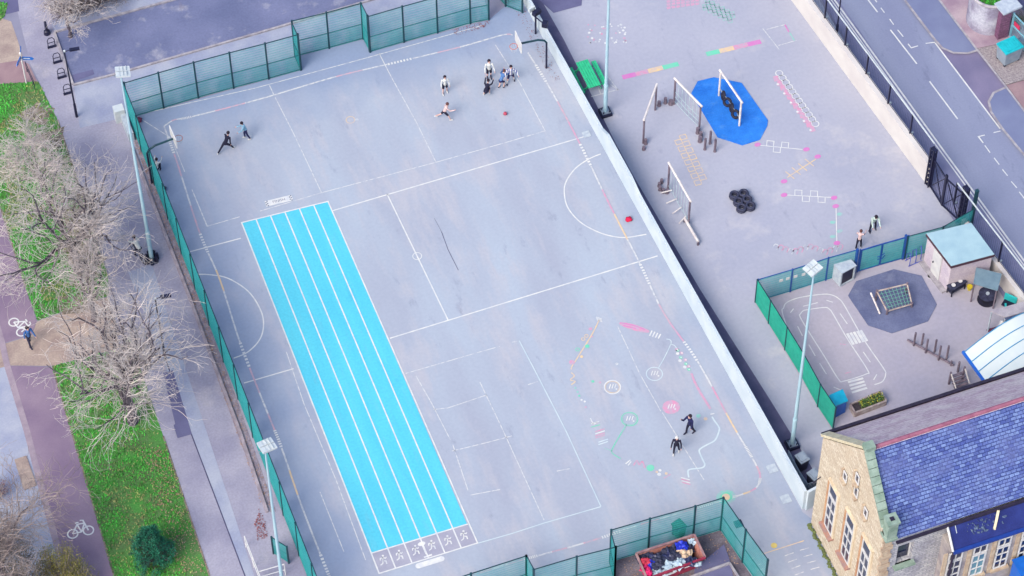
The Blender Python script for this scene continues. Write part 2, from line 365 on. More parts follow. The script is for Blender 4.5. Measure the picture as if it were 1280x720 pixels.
# west side
struct('car_park', MB().sheet(gp([(68, 40), (215, 0), (330, -35), (600, -90), (620, -40), (463, 0), (320, 42), (150, 91), (92, 106)]), .006), M_carpark)
mb = MB().beam(G(68, 40, .05), G(215, 0, .05), .12, .1).beam(G(215, 0, .05), G(330, -35, .05), .12, .1)
mb.beam(G(92, 106, .05), G(150, 91, .05), .12, .1).beam(G(150, 91, .05), G(320, 42, .05), .12, .1).beam(G(320, 42, .05), G(463, 0, .05), .12, .1).beam(G(463, 0, .05), G(600, -42, .05), .12, .1)
mb.beam(G(68, 41, .05), G(91, 105, .05), .14, .1)
struct('car_park_kerb', mb, M_kerb)
struct('car_park_pavement', MB().sheet(gp([(64, 28), (68, 40), (215, 0), (330, -35), (330, -60), (135, 0)]), .012), M_pave2)
struct('fence_path', MB().sheet(gp([(92, 107), (150, 92), (320, 43), (463, 1), (600, -30), (611, 24), (462, 64), (454, 48), (369, 70), (374, 87), (161, 146), (100, 160)]), .008), M_pave2)
struct('pavement', MB().sheet(gp([(22, 15), (20, -20), (60, -20), (67, 41), (92, 107), (161, 148), (384, 720), (420, 815), (292, 815), (262, 720), (72, 150), (38, 80)]), .004), M_pave)
mb = MB().sheet(gp([(204, 467), (216, 463), (240, 543), (222, 548), (217, 532), (219, 530)]), .018)
mb.sheet(gp([(640+27, -6), (640+88, -6), (640+87, 7), (640+52, 16.5)]), .018)
mb.sheet(gp([(90, 94), (116, 87), (118, 93), (93, 102)]), .018)
mb.sheet(gp([(115, 395), (125, 392), (160, 415), (135, 425), (75, 440), (60, 425)]), .009)
struct('tarmac_patch', mb, M_darktar)
struct('light_path_strip', MB().sheet(gp([(160, 340), (190, 330), (212, 400), (318, 720), (340, 790), (330, 800), (307, 720), (240, 545), (200, 440)]), .010), M_pave2)
struct('path_joint', MB().strip(gp([(204, 440), (240, 545), (273, 632), (307, 722)]), .06, .016), mat('tar_seam', T(92, 92, 132), world=True))
mb = MB()
for a, b in [((165, 185), (182, 230)), ((182, 230), (217, 320)), ((217, 320), (240, 380)), ((240, 380), (262, 440)), ((262, 440), (300, 540)), ((300, 540), (334, 640))]:
    mb.beam(G(*a, .06), G(*b, .06), .16, .12)
struct('path_edging', mb, mat('edging', T(190, 178, 196), T(156, 144, 162), scale=2, world=True, fine=.15))
struct('leaf_litter_strip', MB().sheet(gp([(163, 160), (168, 160), (300, 510), (345, 640), (330, 632), (296, 540), (217, 322)]), .013), mat('leaf_litter', T(176, 166, 186), T(142, 132, 156), scale=3, world=True, fine=.25, fine_scale=14))
struct('slab_paving', MB().sheet(gp([(-40, 30), (0, 22), (14, 27), (22, 50), (28, 70), (26, 75), (0, 79), (-40, 84)]), .006), M_tan)
struct('brick_paving', MB().sheet(gp([(-40, 85), (0, 79), (26, 75), (36, 80), (47, 103), (20, 108), (-40, 104)]), .007), M_pink)
struct('dark_forecourt', MB().sheet(gp([(-40, -40), (18, -40), (24, 14), (12, 17), (-40, 24)]), .008), M_darktar)
grass_polys = {
 'upper': [(-40, 108), (0, 105), (48, 102), (72, 150), (98, 228), (122, 305), (135, 345), (136, 370), (47, 401), (32, 360), (0, 259), (-40, 140)],
 'lower': [(65, 458), (150, 436), (162, 420), (204, 545), (262, 720), (292, 815), (172, 815), (142, 720), (118, 640), (89, 540)],
 'corner': [(-40, -10), (-40, 28), (0, 26), (6, 20), (10, 5)]}
struct('grass_verge', MB().sheet(gp(grass_polys['upper']), .012), M_soil)
struct('grass_verge', MB().sheet(gp(grass_polys['lower']), .012), M_soil)
struct('grass_verge', MB().sheet(gp(grass_polys['corner']), .010), M_soil)
struct('slab_crossing', MB().sheet(gp([(-40, 430), (5, 430), (40, 419), (46, 402), (136, 371), (150, 435), (65, 457.5), (12, 457), (-40, 470)]), .010), M_tan)
struct('cycle_path', MB().sheet(gp([(-60, 240), (0, 259), (32, 360), (46, 401), (40, 418), (5, 429), (-20, 350)]), .014), M_red)
struct('cycle_path', MB().sheet(gp([(12, 457.5), (65, 458.5), (89, 540), (118, 640), (142, 720), (172, 815), (110, 815), (85, 720), (60, 630), (51, 590), (37, 540)]), .014), M_red)
struct('bus_lane', MB().sheet(gp([(-60, 300), (-20, 350), (5, 430), (12, 457), (37, 540), (60, 630), (85, 720), (110, 815), (-120, 815)]), .005), M_pave2)
struct('path_kerb', MB().strip(gp([(-20, 350), (3, 430), (9, 457), (34, 540), (57, 630), (82, 720), (107, 815)]), .32, .018), mat('rosy_kerb', T(182, 166, 186), T(160, 144, 168), scale=2, world=True, fine=.08))
struct('island_slab', MB().prism(gp([(18, 575), (33, 570), (46, 607), (30, 613)]), 0, .05), M_tan)
mb = MB()
for L in ([(142.5, 720), (89.5, 540), (65.5, 458)], [(32.5, 360), (0.5, 259)], [(72, 150), (122, 305)], [(204, 545), (262, 720)]):
    mb.strip(gp(L), .09, .02)
struct('verge_edge', mb, M_earth)
# earth patches worn in the verge
mb = MB()
for (x, y, rx, ry, n) in [(46, 142, .8, .8, 11), (62, 175, 1.0, .8, 9), (88, 260, 1.3, 1.7, 13), (105, 320, 1.1, 1.4, 11), (106, 352, .9, .7, 9), (95, 378, 1.2, .6, 9), (155, 450, .9, 1.0, 11)]:
    c = G(x, y); mb.sheet([(c.x+rx*cos(2*pi*i/n)*(1+.35*sin(i*2.3+x)), c.y+ry*sin(2*pi*i/n)*(1+.35*cos(i*1.7+y))) for i in range(n)], .016+.0016*len(mb.f))
struct('worn_earth', mb, M_earth)

# grass tufts
def in_poly(p, poly):
    x, y = p; c = False; n = len(poly)
    for i in range(n):
        x1, y1 = poly[i]; x2, y2 = poly[i-1]
        if (y1 > y) != (y2 > y) and x < (x2-x1)*(y-y1)/(y2-y1)+x1: c = not c
    return c
rg = random.Random(3)
gb = MB(); gy = MB()
for key in grass_polys:
    P = [(v.x, v.y) for v in gp(grass_polys[key])]
    x0, x1 = min(p[0] for p in P), max(p[0] for p in P); y0, y1 = min(p[1] for p in P), max(p[1] for p in P)
    for _ in range(int((x1-x0)*(y1-y0)*170)):
        x, y = rg.uniform(x0, x1), rg.uniform(y0, y1)
        if not in_poly((x, y), P): continue
        q = PX((x, y, 0))
        dens = noise.noise(V(x*.45, y*.45, 0))+.35*noise.noise(V(x*1.7, y*1.7, 3))
        worn = 0
        if key == 'upper': worn = (q[0]-(30+max(0, q[1]-150)*.27))/75-.15
        if key == 'lower': worn = .25 if q[1] < 560 else 0
        if key == 'lower': worn += max(0, (q[0]-(165+(q[1]-540)*.33)))/70
        if rg.random() > min(1, max(.1, (dens+.8-worn)*1.5)): continue
        a = rg.uniform(0, 2*pi); h = rg.uniform(.05, .12); ww = rg.uniform(.025, .05)
        t = gy if (rg.random() < .16+worn*.4 or dens < -.25) else gb
        d = V(cos(a), sin(a), 0); e = V(-sin(a), cos(a), 0)
        b0 = V(x, y, .013)
        t.add([b0-d*ww, b0+d*ww, b0+e*rg.uniform(.02, .1)+V(0, 0, h)], [(0, 1, 2)])
tag(gb.build('grass', M_blade), kind='stuff'); tag(gy.build('worn_grass', M_bladey), kind='stuff')
# fallen leaves
def leaves(name, poly, n, m, z=.03, size=.05):
    P = [(v.x, v.y) for v in gp(poly)]; mb = MB(); k = 0
    x0, x1 = min(p[0] for p in P), max(p[0] for p in P); y0, y1 = min(p[1] for p in P), max(p[1] for p in P)
    while k < n:
        x, y = rg.uniform(x0, x1), rg.uniform(y0, y1)
        if not in_poly((x, y), P): continue
        k += 1; a = rg.uniform(0, 6.28); s = rg.uniform(.5, 1.2)*size; h = z+rg.uniform(0, .03)
        mb.add([V(x+s*cos(a), y+s*sin(a), h), V(x-s*.5*sin(a), y+s*.5*cos(a), h+.01), V(x-s*cos(a), y-s*sin(a), h), V(x+s*.5*sin(a), y-s*.5*cos(a), h+.012)], [(0, 1, 2, 3)])
    return tag(mb.build(name, m), kind='stuff')
M_leaf = mat('red_leaf', T(186, 96, 92), T(140, 70, 80), scale=8, world=True)
M_leafp = mat('pale_leaf', T(214, 176, 160), T(166, 130, 110), scale=8, world=True)
leaves('fallen_leaves', [(321, 632), (331, 650), (335, 672), (322, 676), (318, 655), (324, 640)], 230, M_leaf, size=.04)
leaves('fallen_leaves', [(163, 165), (170, 165), (345, 640), (330, 640)], 700, M_leafp)
leaves('fallen_leaves', [(175, 560), (208, 560), (262, 718), (225, 718)], 500, M_leafp, z=.08)
leaves('fallen_leaves', [(642, 10), (655, 8), (700, 100), (690, 102)], 160, M_leaf, size=.035)
leaves('fallen_leaves', [(775, 705), (900, 664), (925, 705), (800, 740)], 300, M_leafp)
leaves('fallen_leaves', [(565, 38), (612, 26), (612, 32), (570, 46)], 120, M_leaf, size=.04)

# ------------------------------------------------------------------ PAINTED MARKINGS ON THE COURT
ZL = .014
def arc_px(cpx, r, a0, a1, n=28):
    c = G(*cpx); return [(c.x+r*cos(radians(a0+(a1-a0)*i/n)), c.y+r*sin(radians(a0+(a1-a0)*i/n))) for i in range(n+1)]
def dense(L, n=6):
    """catmull-rom through the pixel points"""
    P = [G(*q) for q in L]; out = []
    for i in range(len(P)-1):
        p0, p1, p2, p3 = P[max(i-1, 0)], P[i], P[i+1], P[min(i+2, len(P)-1)]
        for k in range(n):
            t = k/n
            out.append(.5*((2*p1)+(p2-p0)*t+(2*p0-5*p1+4*p2-p3)*t*t+(3*p1-p0-3*p2+p3)*t**3))
    out.append(P[-1]); return out
mb = MB()
for a, b in [((231, 316.5), (301, 298)), ((416, 263.5), (730, 171)), ((305, 479), (367, 461)), ((487.5, 423), (822, 320)), ((484, 243), (560, 400))]:
    mb.strip(gp([a, b]), .068, ZL)
mb.strip(dense([(246, 343), (262, 343.5), (285, 348), (310, 364), (325, 386), (329.5, 405), (325, 424), (310, 440), (292, 448)]), .068, ZL)
mb.strip(dense([(751, 192.5), (736, 199), (719, 211), (707.5, 227.5), (705.5, 242.5), (710, 260), (725, 277.5), (745, 289), (763, 295), (782, 297), (808, 293)]), .068, ZL)
c = G(521.5, 320.3); mb.strip([(c.x+.24*cos(i*pi/9), c.y+.24*sin(i*pi/9)) for i in range(18)], .04, ZL+.001, closed=True)
struct('netball_court_lines', mb, M_line)
mb = MB().strip(gp([(649, 426), (670, 466), (708, 540), (751, 633)]), .055, ZL).strip(gp([(751, 633.5), (680, 654), (640, 667), (598, 679)]), .055, ZL)
struct('second_court_outline', mb, M_paleb)
mb = MB()
for L in [[(170, 144), (320, 110), (460, 72), (606, 31)], [(337, 107), (342, 118)], [(344, 122), (366, 165), (402, 241)], [(474, 67), (490, 98)], [(490, 98), (520, 152), (545, 203)],
          [(619, 56), (650, 104), (681, 163)], [(682, 163.5), (640, 176), (545, 203), (402, 241), (325, 264)], [(300, 271), (259, 283), (240, 237)], [(217, 180), (231, 215)], [(175, 148), (213, 172)],
          [(507, 467), (600, 440), (625, 433)], [(640, 428), (649, 426)], [(520, 470), (540, 505), (563, 550)], [(566, 556), (585, 613)], [(600, 478), (625, 530), (680, 650)],
          [(542, 512), (560, 510), (608, 494)], [(565, 564), (610, 553), (640, 545)], [(696, 589), (712, 586)], [(588, 619), (625, 612)], [(660, 481), (672, 477)], [(772, 408), (800, 468), (826, 514)], [(828, 516), (880, 600)],
          [(457, 700), (420, 600), (380, 505), (358, 440)], [(400, 615), (430, 690)]]:
    mb.strip(gp(L), .05, ZL-.002)
struct('worn_court_lines', mb, M_faint)
# daily-mile circuit line in segments of changing colour
def circuit(L, pat, n=10, w=.09):
    D = dense(L, n); seg = {}
    for k in range(len(D)-1):
        m_ = pat[(k//4) % len(pat)]
        seg.setdefault(m_, MB())
        if m_ == 'dash':
            for u in (0.0, .5):
                a = D[k].lerp(D[k+1], u+.05); b = D[k].lerp(D[k+1], u+.32); seg[m_].strip([a, b], w*1.7, ZL+.003)
        else: seg[m_].strip([D[k], D[k+1]], w, ZL+.003)
    return seg
segs = {}
for L, pat in [([(205, 158), (222, 205), (250, 292), (275, 350), (300, 428), (330, 505), (352, 560), (378, 635), (412, 722)], ['faint', 'dash', 'pinkw', 'faint', 'pinkw', 'dash', 'faint', 'orange', 'faint']),
               ([(205, 158), (218, 150), (240, 146), (325, 124), (420, 96), (500, 77), (575, 59), (628, 44), (641, 44)], ['faint', 'line', 'pinkw', 'faint', 'dash', 'faint', 'pinkw', 'faint']),
               ([(660, 66), (690, 115), (725, 180), (760, 252), (800, 330), (830, 392), (872, 452), (915, 530), (940, 572), (950, 594), (945, 610), (925, 619), (908, 623)], ['faint', 'dash', 'faint', 'pinkw', 'pinkp', 'dash', 'line', 'pinkp', 'orange']),
               ([(905, 625), (860, 638), (800, 656), (740, 676), (690, 690), (645, 702), (600, 716)], ['faint', 'dash', 'pinkw', 'faint', 'pinkw'])]:
    for k_, v_ in circuit(L, pat).items():
        t = segs.setdefault(k_, MB()); t.add(v_.v, v_.f)
MP = {'faint': M_faint, 'dash': M_line, 'pinkw': M_pinkw, 'pinkp': M_pinkp, 'orange': M_orange, 'line': M_faint}
for k_, v_ in segs.items(): struct('circuit_line', v_, MP[k_])
# running track
TA, TB, TC, TD = G(302, 278.5), G(410, 252), G(584, 655.5), G(465, 691.5)
TE, TF = G(474, 717), G(597, 679)
struct('running_track', MB().sheet([TA, TB, TC, TD], .012), M_cyan)
struct('start_boxes', MB().sheet([TD, TC, TF, TE], .012), mat('start_box_tarmac', T(188, 188, 212), T(172, 172, 200), scale=1, world=True, fine=.05))
mb = MB()
for i in range(7):
    a = TA.lerp(TB, i/6); b = TE.lerp(TF, i/6); mb.strip([a, b], .07, .017)
for a, b in ((TA, TB), (TD, TC), (TE, TF)):
    e = (b-a).normalized()*.035; mb.strip([a-e, b+e], .07, .020)
struct('track_lane_lines', mb, M_line)
# small running figures in the start boxes
mb = MB()
for i in range(6):
    c = (TE.lerp(TF, (i+.5)/6)+TD.lerp(TC, (i+.5)/6))/2
    def q(x, y): return (c.x+x*.46, c.y+y*.46)
    mb.disc(q(.12, .62), .058, .022, 10)
    for L in ([(.02, .45), (-.06, .0)], [(-.06, 0), (.22, -.12), (.2, -.5)], [(-.06, 0), (-.2, -.3), (-.5, -.42)], [(.02, .4), (.3, .22), (.42, .36)], [(.02, .4), (-.25, .4), (-.34, .16)]):
        mb.strip([q(*p_) for p_ in L], .06, .021)
c = G(527, 680); d = G(532.5, 693)
mb.disc(c, .2, .022, 14, .12); mb.strip([c, d], .05, .023); mb.strip([G(530, 697), G(540, 693.5)], .09, .022)
struct('runner_pictograms', mb, M_line)
A, B = G(523, 707.5), G(552, 698.5); u = (B-A).normalized(); n_ = V(-u.y, u.x, 0)
def stadium(A, B, r, z, k=8):
    u = (B-A).normalized(); a0 = atan2(u.y, u.x); L = []
    for i in range(k+1): t = a0-pi/2+pi*i/k; L.append((B.x+r*cos(t), B.y+r*sin(t)))
    for i in range(k+1): t = a0+pi/2+pi*i/k; L.append((A.x+r*cos(t), A.y+r*sin(t)))
    return MB().sheet(L, z)
struct('start_banner', stadium(A, B, .15, .016), M_line)
# finish banner with chequered ends and its word
P0, P1, P2 = G(333, 258.5), G(366.5, 250.5), G(331.5, 251.5)
u = (P1-P0); L_ = u.length; u.normalize(); vv = V(-u.y, u.x, 0); Hh = (P2-P0).dot(vv)
def fq(a, b): return P0+u*a+vv*b
struct('finish_banner', MB().sheet([fq(0, 0), fq(L_, 0), fq(L_, Hh), fq(0, Hh)], .016), M_line)
mb = MB(); sq = Hh/5
for base in (0, L_-2*sq-.02):
    for i in range(2):
        for j in range(5):
            if (i+j) % 2: 
                x_, y_ = base+.01+i*sq, j*sq
                mb.sheet([fq(x_, y_), fq(x_+sq*.9, y_), fq(x_+sq*.9, y_+sq*.9), fq(x_, y_+sq*.9)], .019)
struct('finish_chequers', mb, mat('grey_marking', T(120, 126, 160), world=True))
tc = bpy.data.curves.new('finish_word', 'FONT'); tc.body = 'FINISH'; tc.size = Hh*.62; tc.align_x = 'CENTER'; tc.align_y = 'CENTER'
to = bpy.data.objects.new('tmp', tc); COL.objects.link(to); bpy.context.view_layer.update()
me = bpy.data.meshes.new_from_object(to.evaluated_get(bpy.context.evaluated_depsgraph_get())); bpy.data.objects.remove(to)
fo = bpy.data.objects.new('finish_word', me); COL.objects.link(fo); me.materials.clear(); me.materials.append(MATS['grey_marking'])
pc = fq(L_/2, Hh/2); fo.location = (pc.x, pc.y, .020); fo.rotation_euler = (0, 0, atan2(u.y, u.x)); tag(fo, kind='structure')
mb = MB().strip(gp([(552, 290), (560, 312), (567, 326), (573, 338)]), .04, .010)
mb.strip(gp([(543, 273), (552, 290)]), .02, .010)
struct('tarmac_crack', mb, mat('crack_tar', T(120, 124, 158), world=True))
# chalk trail and number circles
W_, P_, Hm, Or, Mi, Mw, Fa, Pb = (MB() for _ in range(8))
def st(mb, L, w=.05, z=ZL, d=True): mb.strip(dense(L) if d and len(L) > 2 else gp(L), w, z)
def ring(mb, q, r, w=.04, z=ZL):
    c = G(*q); mb.strip([(c.x+r*cos(i*pi/12), c.y+r*sin(i*pi/12)) for i in range(24)], w, z, closed=True)
def dot(mb, q, r, z=ZL+.002): mb.disc(G(*q), r, z, 12)
st(Or, [(749, 400), (740, 418), (722, 447), (715, 458), (714, 462)], .06)
st(Or, [(714, 466), (718, 470), (713, 475), (719, 477), (714, 481)], .05)
for k in range(3): st(W_, [(745+k*.4, 396.5+k*1.7), (752+k*.4, 398.5+k*1.7)], .04)
for q in [(729, 424), (733, 420)]: ring(Or, q, .09)
ring(Mi, (722, 437), .1); dot(Mi, (734, 433), .12); dot(P_, (738, 411), .1); dot(P_, (715, 453), .15); dot(Or, (727, 446), .09); dot(P_, (740, 421), .05)
c1, c2 = G(774, 404), G(812, 415)
P_.sheet([(c1.lerp(c2, .5)+(c2-c1)*.5*cos(t*pi/10)+V(-(c2-c1).y, (c2-c1).x, 0)*.11*sin(t*pi/10)) for t in range(20)], ZL)
st(Hm, [(775, 403.5), (792, 407), (806, 412)], .04, ZL+.003); st(Hm, [(779, 407), (795, 411)], .04, ZL+.003)
for k in range(4): st(W_, [(812+k*3.6, 420+k*1.1), (815+k*3.6, 413.5+k*1.4)], .07)
st(Pb, [(833, 424), (837.5, 425), (838.5, 430), (830, 448), (823, 460)], .045); st(Pb, [(838, 430), (843, 432), (846, 436)], .045)
ring(Pb, (818, 467.5), .42, .05); ring(W_, (765.5, 484), .42, .06); ring(Or, (765.5, 484), .36, .03)
c = G(839, 509); P_.disc(c, .46, ZL, 24, .42); ring(Mi, (787, 524), .42, .05); ring(Mw, (787, 524), .34, .03)
for (x, y), mm in (((818, 467.5), W_), ((765.5, 484), W_), ((839, 509), W_), ((787, 524), W_)):
    for k in range(3): mm.strip(gp([(x-4+k*3.4, y+2-k*.3), (x-2.2+k*3.4, y-3.6)]), .05, ZL+.004)
    dot(mm, (x+5, y+2.5), .05, ZL+.004)
for i, q in enumerate([(847, 438), (852, 441.5), (847, 442), (851, 447), (857, 450), (850, 451), (857.5, 455), (861, 458), (856, 459), (861, 462), (846, 437)]):
    dot(Mi if i % 3 == 0 else (P_ if i % 3 == 1 else W_), q, .09); dot(W_, (q[0]+.4, q[1]), .04, ZL+.004)
st(P_, [(864, 467), (872, 485), (888, 511)], .12)
st(W_, [(888, 518), (893, 517)], .06); dot(Or, (882, 523.5), .1); dot(Mw, (873, 520), .12)
st(Pb, [(890, 521), (893, 526), (898, 533), (899, 538), (894, 550), (884, 556), (877, 560), (874, 564), (878, 574), (881, 581), (877, 585), (864, 586.5), (860, 589), (861, 597)], .08)
for k in range(4): st(P_ if k % 2 else W_, [(851+k*.5, 597+k*2), (862+k*.5, 600+k*2)], .06)
for i, q in enumerate([(719, 485), (722, 490), (724, 495), (727, 500), (731, 502), (732, 509)]): dot([Mw, Mw, Mi, W_, W_, P_][i], q, .06)
st(W_, [(738, 523), (742, 530), (746, 528)], .05); st(W_, [(739, 530), (749, 527)], .05); st(Mi, [(739, 534), (750, 531)], .05)
for k in range(4): st([P_, W_, P_, P_][k], [(744, 540+k*2.6), (756, 536+k*2.6)], .06)
for k in range(2): st(Pb, [(748, 553+k*3), (760, 549+k*3)], .06)
st(Mi, [(783, 531), (772, 549), (765, 562), (765, 566), (770, 570), (776, 573.5)], .05); st(Mw, [(755, 560), (765, 564)], .04)
st(W_, [(782, 580), (788, 575)], .06); st(W_, [(785, 582), (789, 577)], .06)
st(P_, [(792, 582), (796, 576), (799, 581), (803, 577), (806, 585)], .07); dot(Mi, (813, 585), .2, ZL); dot(W_, (825, 588), .08); dot(W_, (824, 593), .1); dot(Or, (821, 590), .07); st(P_, [(830, 598), (838, 593)], .07); dot(Or, (833, 592), .08)
dot(Mi, (741, 477), .08); dot(P_, (750, 478), .07); dot(Fa, (771, 455), .08)
c = G(907.5, 621.5); Mw.disc(c, .5, ZL-.002, 24, .42); Mi.disc(c, .34, ZL+.005, 20, .28); Or.disc(c, .2, ZL+.009, 16)
ring(Or, (438, 150), .24, .035)
dot(Fa, (446, 150), .1)
# playground paintings
ZP = .016
def gq(poly, z=ZP): return gp(poly)
def band(a, b, w, cols):
    a = G(*a); b = G(*b); d = b-a; n = V(-d.y, d.x, 0).normalized()*w/2; t0 = 0
    for mm, t1 in cols:
        p, q_ = a.lerp(b, t0), a.lerp(b, t1); mm.sheet([p-n, q_-n, q_+n, p+n], ZP); t0 = t1
Ye = MB()
band((778, 97), (848, 80), .32, [(Hm, .24), (P_, .46), (Or, .72), (Mi, 1)])
band((883, 68), (951, 52), .32, [(Mi, .24), (Or, .5), (P_, .76), (Hm, 1)])
for k in range(7):
    for j in range(3):
        P_.sheet(gq([(833+k*6, 1+j*4-k*.9), (837.6+k*6, .0+j*4-k*.9), (838.5+k*6, 2.8+j*4-k*.9), (834+k*6, 4+j*4-k*.9)]), ZP)
for k in range(6):
    for j in range(4):
        x, y = 881+k*6.2-j*1.5+ (j % 2)*2, 0+k*3.2+j*3.2
        Mw.strip(gp([(x, y), (x+5, y-1.2), (x+6, y+2.4), (x+1, y+3.4), (x, y)]), .045, ZP)
rp = random.Random(5)
for k in range(46):
    x, y = 735+rp.random()*48, 30+rp.random()*24
    dot([Fa, P_, W_][k % 3], (x, y), rp.uniform(.04, .08), ZP)
for L in ([(743, 97), (751, 118)], [(760, 96), (773, 113)], [(739, 121), (773, 112)], [(760, 104), (772, 112)]): st(Fa, L, .05, ZP)
for L in ([(953.5, 36), (974, 62)], [(958, 37), (981, 31)], [(973, 57), (996, 50.5)]): st(Fa, L, .05, ZP)
st(Hm, [(981, 31), (986, 40)], .08, ZP); st(Mw, [(987, 41), (993, 51)], .08, ZP)
for k in range(12):
    x, y = 974+k*4.1, 91.7+k*5.75
    ring(W_, (x, y), .2, .05, ZP)
    P_.sheet(gq([(x-8+(k % 2), y+4), (x-2, y+3), (x+.5, y+9), (x-6, y+10.5)]), ZP)
    if k % 2: dot(W_, (x-6, y+8), .07, ZP+.003)
def squares(mm, a, b, cells, size, w=.045):
    a = G(*a); b = G(*b); d = (b-a).normalized(); n = V(-d.y, d.x, 0); mm.strip([a, b], w, ZP); T_ = (b-a).length
    for t, sgn in cells:
        p = a.lerp(b, t); q_ = p+d*size
        mm.strip([p, p+n*size*sgn, q_+n*size*sgn, q_], w, ZP+.003)
squares(W_, (947, 181.5), (1003, 187), [(.2, 1), (.36, -1), (.53, 1)], .38)
squares(W_, (984, 244), (1040, 247), [(.17, 1), (.34, -1), (.52, 1), (.69, -1)], .38)
st(Or, [(984, 222), (1020, 199)], .05, ZP)
for t in (.08, .3, .52, .76):
    x, y = 984+36*t, 222-23*t; st(Or, [(x-5, y-5.5), (x+6, y+3.5)], .05, ZP+.003)
for q in [(1008, 187), (1022, 196), (980, 227), (980, 244), (1042.5, 247.5), (1044.5, 258), (1046, 304), (947, 181)]: Hm.disc(G(*q), .19, ZP+.005, 14, .14)
st(W_, [(1045, 260), (1046, 302)], .05, ZP)
for q in [(1049.5, 268), (1041, 278), (1049.5, 289), (1041, 296)]: Mw.disc(G(*q), .17, ZP, 14, .11)
for k in range(14):
    x = 966+k*6.2; y = 316-abs((k*37) % 13-6)*1.1
    st(Fa if k % 3 == 0 else P_, [(x, y), (x+3, y-4), (x+7, y-2), (x+5, y+3)], .05, ZP)
# staggered hopscotch grid
HA, HB = G(849, 170), G(877, 229); hd = HB-HA; hn = V(-hd.y, hd.x, 0).normalized()
Or.strip([HA, HB], .045, ZP)
for k in range(7):
    a = HA.lerp(HB, k/7); b = HA.lerp(HB, (k+.62)/7); sg = -1 if k % 2 else 1
    for sgn, off in ((1, 0), (-1, .5/7)):
        a2 = a+hd*off; b2 = b+hd*off
        Or.strip([a2, a2+hn*.36*sgn, b2+hn*.36*sgn, b2], .045, ZP+.003+.003*off)
# nursery road layout
st(W_, [(1038, 528), (1020, 492), (1000, 455), (979, 395), (979.5, 385), (984, 378), (1000, 372), (1028, 368), (1040, 369), (1049, 374), (1056, 383), (1080, 425), (1104, 460), (1107, 468), (1103, 477), (1093, 481)], .055, ZP)
st(W_, [(1005, 388), (1030, 384.5), (1037, 387), (1042, 394), (1060, 425), (1084, 462), (1082, 468), (1055, 476.5), (1048, 474), (1030, 445), (1002, 400), (1001, 392), (1005, 388)], .055, ZP)
for a, b in [((988, 391), (992, 386)), ((1004, 383), (1022, 378.5)), ((1033, 375.5), (1041, 378)), ((1050, 392), (1059, 405)), ((997, 408), (1003, 420)), ((1011, 431), (1019, 445)), ((1024.5, 454), (1033, 468)), ((1079, 440), (1088, 453)), ((1092, 475), (1096, 468)), ((1042, 484), (1054, 489))]: st(W_, [a, b], .05, ZP)
for k in range(5): st(W_, [(1059+k*4.2, 417-k*1), (1067+k*4.2, 431-k*1.1)], .14, ZP+.003)
for k in range(4): st(W_, [(1060+k*1.6, 478+k*4.3), (1079+k*1.6, 473+k*4.0)], .12, ZP+.003)
st(P_, [(1050, 430), (1057, 431)], .05, ZP); st(P_, [(1056, 467), (1064, 465)], .05, ZP)
# markings near the building
st(Or, [(952, 693), (1005, 676)], .05); st(Fa, [(936, 700), (944, 697)], .05); Ye.disc(G(967.5, 682), .16, ZL)
for k in range(4):
    st(Fa, [(981+k*4.2, 695+k*8), (992+k*4.2, 691+k*8)], .05); st(Fa, [(1000+k*4.4, 688+k*8), (1011+k*4.4, 685+k*8)], .045); st(Fa, [(943+k*3, 707+k*6), (952+k*3, 705+k*6)], .045)
for nm, mb_, mt_ in (('white_ground_paint', W_, M_line), ('pink_ground_paint', P_, M_pinkp), ('magenta_ground_paint', Hm, M_hot), ('orange_ground_paint', Or, M_orange), ('mint_ground_paint', Mi, M_mint), ('pale_mint_ground_paint', Mw, M_mintw), ('faint_ground_paint', Fa, M_faint), ('pale_blue_ground_paint', Pb, M_paleb), ('yellow_ground_paint', Ye, mat('yellow_paint', T(250, 224, 140), world=True))):
    struct(nm, mb_, mt_)
# drain covers
def cover(q, s, m_, label):
    c = G(*q); mb = MB().box((c.x, c.y, .02), (s, s, .03)).box((c.x, c.y, .037), (s*.85, .03, .006)).box((c.x, c.y+s*.22, .037), (s*.85, .03, .006)).box((c.x, c.y-s*.22, .037), (s*.85, .03, .006))
    o = mb.build('drain_cover', m_, loc=(c.x, c.y, 0)); tag(o, label, 'drain cover', 'drain covers in the sports court'); return o
M_cover = mat('pale_cover', T(206, 218, 238), T(184, 196, 222), scale=5)
cover((733, 168), .42, M_cover, 'pale square drain cover at the wall where the far netball line ends')
cover((965, 586), .5, M_cover, 'pale square drain cover by the white wall, the upper of the two near its end')
cover((982, 624), .5, M_cover, 'pale square drain cover nearest the end corner of the white wall')
cover((923, 655), .42, M_black, 'small dark drain cover beside the corner of the skip enclosure fence')
# safety surfaces
struct('blue_safety_surface', MB().prism(gp([(864, 117), (872, 102), (892, 97), (927, 104), (960, 151), (959, 158), (950, 175), (928, 182), (897, 172)]), 0, .04), M_blue)
struct('dark_safety_surface', MB().prism(gp([(1060, 370), (1085, 407), (1115, 417), (1160, 402), (1171, 381), (1152, 345), (1117, 337), (1070, 352)]), 0, .04), M_navy)
